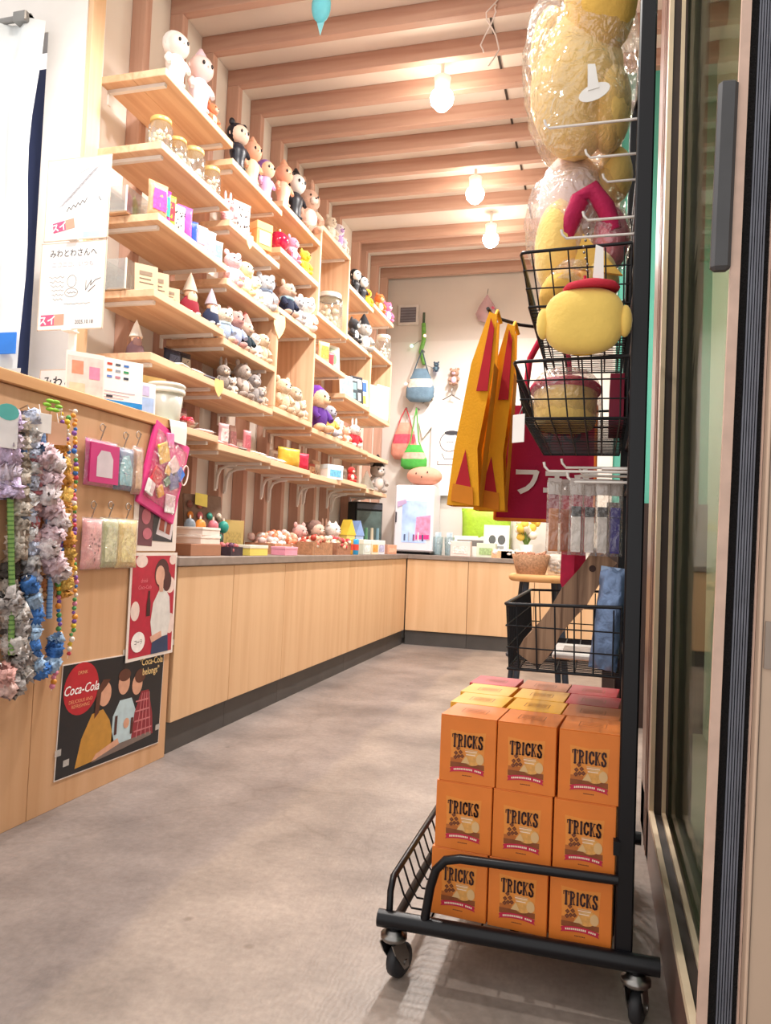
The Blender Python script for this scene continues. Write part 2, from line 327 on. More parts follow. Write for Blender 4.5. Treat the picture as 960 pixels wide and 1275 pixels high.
hd = M().box((-.028, -.014, 1.27), (-.0005, .006, 1.555), 0, .005).build('pull_handle', mat('#4b4a4c', .45, var=.1), d1)
# ================================================================== COUNTERS
def cabinet(label, a, b, axis, grp):
    t = thing('base_cabinet', label, 'cabinet', ((-1.8, (a+b)/2, 0) if axis == 'y' else ((a+b)/2, 6.57, 0)))
    if axis == 'y':
        bx((-1.955, a+.001, .122), (-1.6, b-.001, .727)).build('body', mat('#a98158', .7), t, True)
        M().box((-1.6, a+.002, .122), (-1.58, b-.002, .7255), 0, .0015).build('door', PLY, t, True)
        bx((-1.955, a+.001, 0), (-1.597, b-.001, .122)).build('toe_kick', mat('#4c4846', .6, var=.15, vs=5), t, True)
    else:
        bx((a+.001, 6.36, .122), (b-.001, 6.78, .727)).build('body', mat('#a98158', .7), t, True)
        M().box((a+.002, 6.34, .122), (b-.002, 6.36, .7255), 0, .0015).build('door', PLY, t, True)
        bx((a+.001, 6.357, 0), (b-.001, 6.78, .122)).build('toe_kick', mat('#4c4846', .6, var=.15, vs=5), t, True)
CL = ['plywood base cabinet next to the poster-covered desk', 'plywood base cabinet below the pink box and candy baskets', 'widest plywood base cabinet below the plush dolls on the counter', 'plywood base cabinet below the black cooler',
      'narrow plywood base cabinet in the inner corner of the counter', 'plywood base cabinet below the white mini fridge', 'plywood base cabinet behind the round stool', 'plywood base cabinet hidden behind the display rack']
ys = [2.66, 3.139, 3.724, 4.805, 5.876, 6.335]
for i in range(5): cabinet(CL[i], ys[i], ys[i+1], 'y', None)
xs = [-1.575, -1.047, -.50, .49]
for i in range(3): cabinet(CL[5+i], xs[i], xs[i+1], 'x', None)
TOPM = mat('#8d7f76', .45, var=.12, vs=18)
tag(M().box((-2.025, 2.64, .728), (-1.565, 6.324, .765), 0, .003).build('worktop', TOPM), 'long grey-brown worktop running below the wall shelves', 'worktop')
tag(M().box((-2.025, 6.325, .728), (.49, 6.783, .765), 0, .003).build('worktop', TOPM), 'grey-brown worktop along the back wall carrying the mini fridge', 'worktop')
dk = thing('service_desk', 'tall plywood service desk hung with beads and posters', 'desk', (-1.8, 1.8, 0))
bx((-1.93, .9, 0), (-1.6, 2.62, 1.245)).build('body', mat('#a98158', .7), dk, True)
DPLY = wood('#d6aa82', '#cb9d73', 'z', .6)
for a, c in ((.9, 1.896), (1.898, 2.63)): M().box((-1.6, a, 0), (-1.58, c, 1.245), 0, .001).build('front_panel', DPLY, dk, True)
M().box((-1.93, .88, 1.247), (-1.565, 2.64, 1.283), 0, .003).build('desk_top', wood('#d9a674', '#c8925f', 'y', .8), dk, True)
# ================================================================== WALL SHELVES
SX0, SX1 = -1.955, -1.66
COLS = dict(A=(2.52, 3.082), B=(3.086, 3.652), C=(3.656, 4.218), D=(4.222, 4.785), E=(4.789, 5.356), F=(5.36, 5.915))
SH = dict(A1=2.65, A2=2.36, A3=2.08, A4=1.785, A5=1.54, A6=1.30, B1=2.58, B2=2.295, B3=2.025, B4=1.75, B5=1.525, B6=1.27, C1=2.64, C2=2.39, C3=2.075, C4=1.545, C6=1.262,
          D1=2.76, D2=2.225, D3=1.965, D5=1.52, D6=1.25, E1=2.58, E2=2.24, E4=1.84, E5=1.52, E6=1.27, F1=2.63, F2=2.315, F4=1.82, F5=1.515, F6=1.245)
SL = dict(A1='pine wall shelf holding the two pale vinyl dolls', A2='pine wall shelf holding the row of gold-lidded jars', A3='pine wall shelf holding pink, spotted and blue bags', A4='pine wall shelf holding acrylic cases and a straw doll',
          A5='pine wall shelf with a yellow price card on its edge', A6='pine wall shelf holding the red candy dish beside the desk', B1='pine wall shelf holding black, peach and purple-haired dolls', B2='pine wall shelf with a spotted pouch and an orange box',
          B3='pine wall shelf holding pastel plush toys', B4='pine wall shelf holding the gnome and dressed teddy bears', B5='pine wall shelf holding grey mouse plush toys', B6='pine wall shelf over the counter holding pink flat packs',
          C1='pine wall shelf holding a bald peach doll and a tan rabbit', C2='pine wall shelf holding the crimson ball', C3='pine wall shelf holding a white plush above the bear cubby', C4='pine shelf forming the floor of the bear cubby',
          C6='pine wall shelf over the counter holding yellow and red pouches', D1='topmost pine shelf, roof of the jar cubby', D2='pine shelf forming the floor of the jar cubby', D3='pine wall shelf holding small bright toys under the jar cubby',
          D5='pine wall shelf holding the purple-haired plush', D6='pine wall shelf over the counter holding a small white box', E1='pine wall shelf holding two penguin figures', E2='pine wall shelf holding two black and white cats',
          E4='pine wall shelf holding picture books', E5='low pine wall shelf with red and white figures', E6='pine wall shelf over the counter holding a red figure', F1='pine wall shelf under the orange and pink toys by the back wall',
          F2='pine shelf under the white round tin', F4='pine shelf under the white printed bags', F5='low empty pine wall shelf next to the back wall', F6='pine wall shelf end with a glass pyramid near the fridge')
TH = .03; BRK = mat('#e9e4de', .45, var=.03)
brm = M().box((0, -.009, -.014), (.26, .009, 0)).box((0, -.009, -.06), (.008, .009, -.014))
brc = M().box((0, -.009, -.014), (.26, .009, 0)).box((0, -.009, -.15), (.008, .009, -.014)).tube([(.008, 0, -.14), (.014, 0, -.07), (.03, 0, -.035), (.07, 0, -.018), (.12, 0, -.012)], .009, 6)
BR = {}
for k, z in SH.items():
    a, c = COLS[k[0]]; t = thing('wall_shelf', SL[k], 'shelf', ((SX0+SX1)/2, (a+c)/2, z-TH))
    for q in range(2):                                  # two glued planks
        xa = SX0+(SX1-SX0)*q/2; xb = SX0+(SX1-SX0)*(q+1)/2
        o = M().box((xa, a, z-TH), (xb-.0006, c, z), 0, .002).build('plank', PINE, t, True)
    for yy in (a+.05, c-.05):
        kd = 'c' if k[1] == '6' else 'm'
        if kd not in BR: BR[kd] = (brc if kd == 'c' else brm).build('bracket', BRK, t); o = BR[kd]
        else: o = inst(BR[kd], 'bracket', t)
        o.location = (SX0-(SX0+SX1)/2+.005, yy-(a+c)/2, -.0005)
for (lab, y, z0, z1) in (('pine divider board left of the bear cubby', 3.656, 1.546, 2.044), ('pine divider board right of the bear cubby', 4.196, 1.546, 2.044),
                         ('pine divider board left of the jar cubby', 4.226, 2.226, 2.729), ('pine divider board right of the jar cubby', 4.763, 2.226, 2.729), ('pine divider board beside the picture books', 5.334, 1.841, 2.209), ('pine divider board beside the printed bags by the back wall', 5.893, 1.821, 2.284)):
    t = thing('shelf_divider', lab, 'board', (-1.8, y+.011, z0))
    for q in range(2):
        xa = SX0+(SX1-SX0)*q/2; xb = SX0+(SX1-SX0)*(q+1)/2
        M().box((xa, y, z0), (xb-.0006, y+.021, z1), 0, .002).build('plank', PINEZ, t, True)
# ================================================================== CEILING LAMPS
def lamp(x, y, z, label, pw):
    t = thing('ceiling_lamp', label, 'lamp', (x, y, z))
    M().cyl((0, 0, .02), (0, 0, .10), .035, .045, 16).build('socket', WHT, t)
    M().cyl((0, 0, .10), (0, 0, 3.4-z), .01, None, 8).build('stem', WHT, t)
    M().lathe([(0, -.075), (.03, -.068), (.055, -.04), (.062, -.01), (.055, .015), (.034, .03), (0, .032)], seg=20).build('bulb', mat('#fff1dc', .4, emit=30, var=0, name='lit_bulb'), t)
    li = bpy.data.lights.new('bulb_light', 'SPOT'); li.energy = pw; li.color = LAMP_C; li.shadow_soft_size = .06; li.spot_size = math.radians(165); li.spot_blend = .6
    o = bpy.data.objects.new('bulb_light', li); COL.objects.link(o); o.parent = t; o.location = (0, 0, -.10)
for (y, lb) in ((3.82, 'bright round ceiling bulb above the bear cubby'), (4.93, 'bright round ceiling bulb above the penguin shelf'), (5.69, 'small bright ceiling bulb closest to the back wall'), (2.62, 'bright ceiling bulb above the jar shelf'), (1.6, 'bright ceiling bulb above the service desk')):
    lamp(-.86 if y > 2 else -1.25, y, 3.2, lb, LAMP_W*(1.0 if y > 2 else .9))
# ================================================================== DISPLAY RACK
RY0, RY1 = 1.50, 2.10
rk = thing('display_rack', 'black wheeled metal display rack standing by the side window', 'rack', (-.13, 1.8, 0))
for y in (RY0, RY1):
    M().box((.047, y-.014, .10), (.078, y+.014, 2.06), 0, .003).build('post', BLK, rk, True)
for y in (RY0-.018, RY1+.018):
    M().cyl((-.398, y, .115), (.125, y, .115), .0165, None, 16).build('base_bar', BLK, rk, True)
for x in (-.37, -.14, .062):
    M().cyl((x, RY0, .100), (x, RY1, .100), .009, None, 10).build('cross_bar', BLKM, rk, True)
gp = [(-.305, RY0-.02, .125), (-.296, RY0-.02, .19), (-.286, RY0-.02, .225), (-.268, RY0-.02, .245), (-.24, RY0-.02, .252), (.05, RY0-.018, .256)]
M().tube(gp, .0088, 10).build('guard_rail', BLK, rk, True)
M().tube([(x, RY1+.02, z) for x, y, z in gp], .0088, 10).build('guard_rail', BLK, rk, True)
M().tube([(-.378, RY0-.01, .125), (-.378, RY0-.008, .165), (-.378, RY0+.012, .185), (-.378, RY1-.012, .185), (-.378, RY1+.008, .165), (-.378, RY1+.01, .125)], .0068, 8).build('tray_rail', BLK, rk, True)
b = M()
for k in range(12):
    y = RY0+.04+k*(RY1-RY0-.08)/11
    b.tube([(-.378, y, .182), (-.362, y, .14), (-.345, y, .116), (.03, y, .116), (.045, y, .13), (.048, y, .30)], .0022, 5)
for x in (-.30, -.2, -.1, 0): b.cyl((x, RY0, .1118), (x, RY1, .1118), .0022, None, 5)
b.build('tray_wires', BLKM, rk, True)
for z in (.30, .62, .76, 1.00, 1.12, 1.23, 1.34, 1.45, 1.52, 1.60, 1.66, 1.72, 2.04):
    M().cyl((.062, RY0, z), (.062, RY1, z), .005, None, 8).build('back_bar', BLKM, rk, True)
M().box((.04, RY0-.02, .30), (.052, RY0+.005, .325)).build('latch', BLKM, rk, True)
cw = M().lathe([(0, -.011), (.028, -.011), (.033, -.007), (.033, .007), (.028, .011), (0, .011)], seg=20)
cw.v = [(x, z, y) for x, y, z in cw.v]
def caster(x, y, ang):
    e = bpy.data.objects.new('caster', None)
    c = M().lathe([(0, .098), (.016, .098), (.018, .092), (.026, .09), (.026, .082), (.022, .078), (0, .078)], seg=18)
    for sx in (-1, 1): c.prism([(-.024, .078), (.012, .078), (.030, .045), (.030, .022), (.016, .02), (-.012, .055)], (0, sx*.0155-.0015, 0), (1, 0, 0), (0, 0, 1), (0, 1, 0), .003)
    c.cyl((.02, -.019, .033), (.02, .019, .033), .006, None, 10)
    o = c.build('caster', STEEL, rk); o.location = (x+.13, y-1.8, 0); o.rotation_euler = (0, 0, ang)
    wv = M(); wv.add([(p[0]+.02, p[1], p[2]+.0335) for p in cw.v], cw.f, 0, True); wv.build('wheel', mat('#2b2b2e', .5), o)
    M().lathe([(0, .0), (.012, 0), (.013, .02), (0, .022)], (0, 0, .097), 12).build('stem_cap', BLK, o)
    return o
for x, y, a in ((-.365, RY0-.018, 1.15), (.085, RY0-.018, 1.3), (-.365, RY1+.018, .6), (.085, RY1+.018, 2.0)): caster(x, y, a)
def basket(zb, zt, x0b, x0t, label, ny=14, nx=6, rows=2):
    t = thing('wire_basket', label, 'basket', (-.06, (RY0+RY1)/2, zb)); xr = .044; y0, y1 = RY0+.0, RY1-.02
    M().tube([(xr, y0, zt+.006), (x0t+.012, y0, zt), (x0t+.003, y0+.003, zt), (x0t, y0+.012, zt), (x0t, y1-.012, zt), (x0t+.003, y1-.003, zt), (x0t+.012, y1, zt), (xr, y1, zt+.006)], .0034, 8).build('rim', BLK, t, True)
    for yy, nm in ((y0, 'side_panel'), (y1, 'side_panel')):
        p = M()
        for i in range(nx):
            u = (i+.6)/nx; p.cyl((x0t+(xr-x0t)*u, yy, zt), (x0b+(xr-x0b)*u, yy, zb), .0016, None, 5)
        for r in range(1, rows+1):
            u = r/(rows+1); p.cyl((x0t+(x0b-x0t)*u, yy, zt+(zb-zt)*u), (xr, yy, zt+(zb-zt)*u), .0016, None, 5)
        p.build(nm, BLKM, t, True)
    p = M()
    for i in range(1, ny*2):
        yy = y0+(y1-y0)*i/(ny*2); p.cyl((x0t, yy, zt), (x0b, yy, zb), .0013, None, 5)
    for r in range(1, rows+1): u = r/(rows+1); p.cyl((x0t+(x0b-x0t)*u, y0, zt+(zb-zt)*u), (x0t+(x0b-x0t)*u, y1, zt+(zb-zt)*u), .0016, None, 5)
    p.build('front_panel', BLKM, t, True)
    p = M()
    for i in range(ny*2+1): yy = y0+(y1-y0)*i/(ny*2); p.cyl((x0b, yy, zb), (xr, yy, zb), .0013 if 0 < i < ny*2 else .0025, None, 5)
    for i in range(nx): u = (i+.6)/nx; p.cyl((x0b+(xr-x0b)*u, y0, zb), (x0b+(xr-x0b)*u, y1, zb), .0018, None, 5)
    p.cyl((x0b, y0, zb), (x0b, y1, zb), .0025, None, 5)
    p.build('floor_grid', BLKM, t, True)
    p = M()
    for i in range(0, ny+1): yy = y0+(y1-y0)*i/ny; p.cyl((xr, yy, zb), (xr, yy, zt+.006), .0016, None, 5)
    p.build('back_panel', BLKM, t, True)
    return t
basket(.618, .742, -.164, -.173, 'black wire basket holding the weathered plank')
basket(1.105, 1.217, -.150, -.172, 'black wire basket holding the yellow tub with a red band')
basket(1.325, 1.435, -.146, -.166, 'black wire basket with the plush head hung before it')
# ================================================================== SNACK BOXES
ORG = mat('#e07c30', .42, var=.05, vs=20, spec=.4); YEL = mat('#e9ab2c', .42, var=.05, vs=20); REDB = mat('#c22a35', .42, var=.06, vs=20); ORG2 = mat('#cf7436', .42, var=.06, vs=20)
INK = mat('#33191c', .6, var=0); CHIP = mat('#dc9f55', .6, var=.15, vs=120); CHOC = mat('#6d3a24', .5, var=.1); BROWN = mat('#8a4a25', .5, var=.15, vs=60); LITE = mat('#e38d3c', .45, var=.08, vs=40); RIB = mat('#c42645', .5, var=0); PALE = mat('#f2d9c0', .6, var=0); CREAM = mat('#d9b07c', .6, var=.05)
BW, BD, BH = .1135, .122, .1312
def slab_word(b, cx, z0, hh, ww, y, mi):      # TRICKS in a slab-serif poster face, arched on its upper edge
    G = {'T': ([[(.5, 0), (.5, 1)], [(.06, .96), (.94, .96)], [(.07, .96), (.07, .74)], [(.93, .96), (.93, .74)], [(.3, .03), (.7, .03)]]),
         'R': ([[(.28, 0), (.28, 1)], [(.1, .96), (.6, .96), (.8, .82), (.8, .64), (.62, .52), (.3, .52)], [(.58, .52), (.8, .05)], [(.08, .03), (.48, .03)], [(.66, .03), (.98, .03)]]),
         'I': ([[(.5, 0), (.5, 1)], [(.24, .96), (.76, .96)], [(.24, .03), (.76, .03)]]),
         'C': ([[(.88, .70), (.8, .9), (.55, .97), (.28, .85), (.18, .5), (.28, .14), (.55, .03), (.8, .1), (.9, .3)], [(.88, .98), (.88, .68)]]),
         'K': ([[(.26, 0), (.26, 1)], [(.86, .98), (.3, .42)], [(.46, .56), (.86, .02)], [(.08, .96), (.46, .96)], [(.08, .03), (.46, .03)], [(.66, .96), (1, .96)], [(.66, .03), (1, .03)]]),
         'S': ([[(.84, .72), (.76, .92), (.5, .97), (.26, .88), (.22, .7), (.4, .55), (.66, .44), (.82, .28), (.74, .08), (.48, .03), (.24, .1), (.16, .3)], [(.84, .98), (.84, .7)], [(.16, .02), (.16, .32)]])}
    wd = {'T': 1.0, 'R': 1.02, 'I': .62, 'C': .96, 'K': 1.04, 'S': .94}; tot = sum(wd[c] for c in 'TRICKS'); x = cx-ww/2; u = ww/tot
    for ch in 'TRICKS':
        w_ = wd[ch]*u; mid = (x+w_/2-cx)/(ww/2); H = hh*(.86+.14*mid*mid); zb = z0+hh*.0+hh*.10*(1-mid*mid)
        for k, st in enumerate(G[ch]):
            thick = u*(.32 if k == 0 else .14 if len(st) == 2 else .25)
            ribbon(b, [(x+p[0]*w_*.93, zb+p[1]*H) for p in st], thick, y, mi)
        x += w_
def label_mesh():
    b = M(); e = .0003; y0 = -BD/2
    sh = [(-.042, .018), (-.039, .05), (-.041, .095), (-.042, .107), (.0, .103), (.042, .107), (.041, .095), (.039, .05), (.042, .018), (0, .021)]
    b.flat(sh, y0-e, 0)
    b.flat(rect(-.040, .022, .0400, .034), y0-2*e, 1)
    b.flat(rect(-.0395, .034, -.012, .043), y0-2.4*e, 5)
    b.flat(circ(.018, .050, .020, .013), y0-3*e, 2); b.flat(circ(.012, .040, .017, .010), y0-4*e, 2); b.flat(circ(.03, .046, .009, .012), y0-4.5*e, 8)
    b.flat([(-.014, .034), (.006, .034), (-.003, .051)], y0-5*e, 8)
    for cx, cz in ((-.020, .048), (-.027, .055), (-.016, .058), (-.022, .066), (-.028, .045), (-.012, .049)):
        b.flat([(cx-.0052, cz), (cx, cz-.0052), (cx+.0052, cz), (cx, cz+.0052)], y0-5*e, 3); b.flat(circ(cx, cz, .002, n=8), y0-6*e, 1)
    for q in range(4): b.flat(rect(-.006+q*.001, .0635-q*.0035, .024-q*.0016, .0655-q*.0035), y0-4*e, 8 if q % 2 == 0 else 7)
    slab_word(b, 0, .068, .031, .074, y0-6*e, 4)
    pts = [(-.036+.072*i/10, .0165+.004*(1-((i-5)/5)**2)) for i in range(11)]
    b.flat([(p[0], p[1]-.0055) for p in pts]+[(p[0], p[1]+.0055) for p in reversed(pts)], y0-5*e, 6)
    b.flat([(-.041, .009), (-.036, .011), (-.036, .022), (-.041, .020), (-.038, .0145)], y0-4*e, 6); b.flat([(.036, .011), (.041, .009), (.038, .0145), (.041, .020), (.036, .022)], y0-4*e, 6)
    for i in range(16):
        if i == 11: continue
        x = -.031+i*.0041; z = .0165+.004*(1-(x/.036)**2); b.flat(rect(x, z-.002, x+.003, z+.002), y0-6*e, 7)
    for i in range(7): b.flat(rect(-.011+i*.0033, .0045, -.0088+i*.0033, .0065), y0-e, 4)
    b.v = [(p[0]*.86, p[1], .064+(p[2]-.062)*.86) for p in b.v]
    return b
def emblem_mesh():
    b = M(); zt = BH+.0003
    for (xa, ya, xb, yb) in ((-.026, -.022, .026, -.0205), (-.026, .016, .026, .0175), (-.026, -.022, -.0245, .0175), (.0245, -.022, .026, .0175), (-.02, -.012, .02, -.009), (-.02, -.002, .02, .001), (-.02, .008, .02, .010)):
        b.add([(xa, ya, zt), (xb, ya, zt), (xb, yb, zt), (xa, yb, zt)], [(0, 1, 2, 3)], 0)
    return b
LM = [LITE, BROWN, CHIP, CHOC, INK, mat('#b8662c', .5, var=.1), RIB, PALE, CREAM]
bodies = {}; lab0 = None; emb0 = None
def snack_box(x, y, z, rz, kind, label, cname):
    global lab0, emb0
    t = thing('snack_box', label, 'box', (x, y, z), rz, 'snack boxes stacked on the display rack')
    if kind not in bodies:
        b = M().box((-BW/2, -BD/2, 0), (BW/2, BD/2, BH-.0016), 0, .0012); bodies[kind] = b.build('carton', {'o': ORG, 'y': YEL, 'r': REDB, 'p': ORG2}[kind], t)
        bodies[kind+'l'] = M().box((-BW/2, -BD/2, BH-.0014), (BW/2, BD/2, BH), 0, .0006).build('lid_flap', {'o': ORG, 'y': YEL, 'r': REDB, 'p': ORG2}[kind], t)
    else: inst(bodies[kind], 'carton', t); inst(bodies[kind+'l'], 'lid_flap', t)
    if lab0 is None: lab0 = label_mesh().build('printed_label', LM, t)
    else: inst(lab0, 'printed_label', t)
    if emb0 is None: emb0 = emblem_mesh().build('lid_emblem', mat('#a85a28', .5, var=.1), t)
    else: inst(emb0, 'lid_emblem', t)
KIND = [['o', 'o', 'o'], ['y', 'y', 'p'], ['y', 'y', 'r'], ['r', 'p', 'r']]; CN = {'o': 'orange', 'y': 'yellow', 'r': 'red', 'p': 'brown-orange'}
COLN = ['aisle-side', 'middle', 'post-side']; LEV = ['bottom', 'middle', 'top']; ROWN = ['in the front row', 'in the second row', 'in the third row', 'in the last row']
for r in range(4):
    for c in range(3):
        for l in range(3):
            k = KIND[r][c] if l == 2 else ('o' if r == 0 else KIND[r][c]); lean = (0, .004, .008)[l]
            snack_box(-.243+c*.1165+lean+random.uniform(-.001, .001)+(0 if r == 0 else -.006*(1 if c == 0 else 0)), 1.586+r*.127-.0105*c, .1185+l*BH*1.001, -.085+random.uniform(-.008, .008), k,
                      f'{CN[k]} TRICKS snack box, {LEV[l]} of the {COLN[c]} stack {ROWN[r]}', '')
# ================================================================== GENERIC GOODS
EYE_M = mat('#1a1517', .2, var=0, spec=.6)
def vinyl_doll(label, loc, h, rz, skin, body, hood=None, tuft=None, bun=None, cat='doll', group=None, pointy=True, cheek=None):
    t = thing('vinyl_doll', label, cat, loc, rz, group); sk = mat(skin, .35, var=.04); bd = mat(body, .4, var=.05)
    M().lathe([(0, 0), (.13, 0), (.15, .03), (.135, .12), (.14, .22), (.175, .33), (.165, .42), (.11, .49), (.07, .53), (0, .54)], seg=16, sy=.82).build('body', bd, t, False, None, h)
    for sx in (-1, 1):
        M().ell((sx*.07, -.06, .03), (.06, .085, .035), 10, 6).build('foot', bd, t, False, None, h)
        M().tube([(sx*.14, 0, .46), (sx*.2, -.03, .38), (sx*.19, -.09, .29)], [.05, .045, .035], 8).build('arm', bd if hood else sk, t, False, None, h)
    hdm = M().ell((0, -.01, .68), (.2, .185, .19), 16, 10); hdm.ell((0, -.195, .655), (.018, .02, .018), 6, 4)
    for sx in (-1, 1): hdm.ell((sx*.195, .01, .66), (.03, .02, .04), 8, 5)
    hdm.build('head', sk, t, False, None, h)
    for sx in (-1, 1): M().ell((sx*.075, -.178, .69), (.026, .02, .034), 8, 5).build('eye', EYE_M, t, False, None, h)
    if hood: M().ell((0, .035, .70), (.225, .19, .215), 16, 9).build('hood', mat(hood, .4), t, False, None, h)
    if tuft: M().lathe([(.09, 0), (.085, .05), (.045, .11), (.025, .15), (0, .155)], (0, .01, .845), 10).build('tuft', mat(tuft, .45), t, False, None, h)
    if bun:
        for sx in ((-1, 1) if bun[1] else (0,)): M().ell((sx*.15, .03, .89), (.065, .05, .075), 10, 6).build('ear', mat(bun[0], .5), t, False, None, h)
    return t
def scale(o, s):
    me = o.data
    for v in me.vertices: v.co *= s
def plush_toy(label, loc, h, rz, fur, belly=None, dress=None, ears='round', hat=None, scarf=None, cat='plush toy', group=None, muzzle=None, hair=None, lean=0):
    t = thing('plush_toy', label, cat, loc, rz, group, rx=lean); f = mat(fur, .95, var=.12, vs=40, bump=.5, bs=160, sheen=.3); bd = mat(dress, .9, var=.08, vs=40, bump=.3, bs=120) if dress else f
    def part(n, b, m): o = b.build(n, m, t); scale(o, h); return o
    part('body', M().ell((0, .0, .28), (.23, .2, .28), 14, 9, jit=.02), bd)
    for sx in (-1, 1):
        part('leg', M().ell((sx*.16, -.17, .08), (.085, .15, .078), 10, 7), f)
        part('arm', M().tube([(sx*.17, -.04, .45), (sx*.26, -.1, .34), (sx*.24, -.19, .25)], [.075, .075, .06], 9), bd if dress else f)
        if ears == 'round': part('ear', M().ell((sx*.19, .0, .89), (.085, .04, .085), 10, 7), f)
        elif ears == 'long': part('ear', M().ell((sx*.1, .02, 1.0), (.055, .035, .18), 10, 7), f)
        elif ears == 'point': part('ear', M().lathe([(.075, 0), (.05, .08), (0, .15)], (sx*.15, 0, .82), 8), f)
        elif ears == 'flop': part('ear', M().ell((sx*.25, .0, .66), (.05, .07, .15), 10, 7), mat(belly or fur, .9))
        part('eye', M().ell((sx*.09, -.225, .72), (.022, .016, .024), 8, 5), EYE_M)
    part('head', M().ell((0, -.02, .68), (.25, .22, .22), 16, 10, jit=.015), f)
    part('muzzle', M().ell((0, -.215, .63), (.1, .07, .075), 10, 7), mat(muzzle or belly or fur, .9, var=.06))
    part('nose', M().ell((0, -.285, .655), (.025, .015, .018), 8, 5), EYE_M)
    if belly and not dress: part('belly', M().ell((0, -.09, .29), (.165, .13, .2), 12, 8), mat(belly, .95))
    if hat: part('hat', M().lathe([(.22, 0), (.19, .08), (.1, .26), (.03, .38), (0, .40)], (0, .02, .80), 12), mat(hat, .9))
    if hair: part('hair', M().ell((0, .05, .74), (.275, .22, .24), 14, 9, jit=.05), mat(hair, .95, bump=.6))
    if scarf: part('scarf', M().tube([(.16*math.cos(a), .15*math.sin(a), .49) for a in [i*math.pi/8 for i in range(16)]], .045, 8, closed=True), mat(scarf, .9))
    return t
def glass_jar(label, loc, h, r, lid, fill, cat='jar', group=None, bail=False, tagged=False):
    t = thing('glass_jar', label, cat, loc, random.uniform(0, 3), group)
    M().lathe([(r*.9, 0), (r, .06*h), (r, .7*h), (r*.82, .82*h), (r*.8, .86*h)], seg=20).build('glass_body', film('#f6f8f4', .12, .05, .1, 12, .05), t)
    f = M()
    for i in range(26):
        a = random.uniform(0, 6.28); q = r*.78*math.sqrt(random.random()); f.ell((q*math.cos(a), q*math.sin(a), random.uniform(.07, .55)*h), r*random.uniform(.14, .22), 7, 5)
    f.build('sweets', mat(fill, .6, var=.2, vs=50), t)
    M().lathe([(r*.86, .85*h), (r*.88, .86*h), (r*.88, .97*h), (r*.8, h), (0, h)], seg=22).build('lid', mat(lid, .4, .3, .08), t)
    if bail: M().tube([(r*.9*math.cos(a), r*.9*math.sin(a), .84*h) for a in [i*math.pi/10 for i in range(20)]], r*.05, 6, closed=True).tube([(r*.95, 0, .84*h), (r*1.15, 0, .75*h), (r*1.1, 0, .55*h)], r*.04, 6).build('wire_bail', STEEL, t)
    if tagged:
        o = M().box((-r*.4, -.001, 0), (r*.4, .001, h*.42), 0, .0005).build('paper_tag', WHT, t); o.location = (r*.4, -r*1.02, h*.45)
    return t
def pouch(label, loc, w, h, th, rz, c, c2=None, cat='packet', group=None, dots=None, lean=0, clear=True, hole=False, name='pouch', pat=None):
    t = thing(name, label, cat, loc, rz, group, rx=lean)
    M().pillow(w, h, th, (0, 0, 0), wr=.05).build('wrapper', mat(c, .4, var=.1, vs=30, bump=.25, bs=50), t)
    if c2:
        pb = M(); pb.flat([(-w*.34, h*.2), (w*.34, h*.2), (w*.36, h*.5), (w*.3, h*.78), (-w*.3, h*.78), (-w*.36, h*.5)], -th*.52); pb.build('printed_panel', mat(c2, .45, var=.25, vs=60), t)
    if dots:
        d = M()
        for i in range(16): d.flat(circ(random.uniform(-.36, .36)*w, random.uniform(.12, .85)*h, w*.045, n=8), -th*.535-.0003*i/16)
        d.build('printed_dots', mat(dots, .5, var=0), t)
    M().box((-w*.5, -.0015, h*.94), (w*.5, .0015, h*1.0)).build('seal', mat(c, .35, var=.05), t)
    return t
def carton(label, loc, w, d, h, rz, c, lid=None, panel=None, cat='box', group=None, name='gift_box', stripe=None, words=None):
    t = thing(name, label, cat, loc, rz, group); M().box((-w/2, -d/2, 0), (w/2, d/2, h*.72 if lid else h), 0, min(w, d, h)*.03).build('body', mat(c, .55, var=.06), t)
    if lid: M().box((-w*.515, -d*.515, h*.70), (w*.515, d*.515, h), 0, min(w, d, h)*.03).build('lid', mat(lid, .55, var=.06), t)
    if panel: M().flat(rect(-w*.36, h*.18, w*.36, h*.66), -d/2*1.04-.0006).build('printed_panel', mat(panel, .5, var=.3, vs=70), t)
    if stripe: M().box((-w*.52, -d*.12, 0), (-w*.515, d*.12, h)).box((-w*.52, -d*.523, h*.3), (w*.52, -d*.518, h*.5)).build('ribbon', mat(stripe, .5), t)
    return t
def card(label, loc, w, h, rz, c, prints=(), cat='card', lean=0, name='card', th=.0025, group=None, border=None):
    t = thing(name, label, cat, loc, rz, group, rx=lean); M().box((-w/2, 0, 0), (w/2, th, h), 0, .0004).build('board', mat(c, .55, var=.03), t)
    if border: M().flat(rect(-w*.46, h*.04, w*.46, h*.96), -.0004).build('print_area', mat(border, .5, var=.08), t)
    for i, (pts, pc) in enumerate(prints): M().flat([(p[0]*w, p[1]*h) for p in pts], -.0008-.0003*i).build('print', mat(pc, .5, var=.12, vs=40), t)
    return t
def S(k, px, py, X=-1.715):                      # a spot on a wall shelf, found on the shelf's own height
    p = PX(px, py, X); c0, c1 = COLS[k[0]]; m_ = .085 if k in ('C4', 'D2') else .055; return Vector((X, min(max(p.y, c0+m_), c1-m_), SH[k]+.0012))
def hpx(loc, n): return n*mpp(loc)
R90 = math.radians(90)
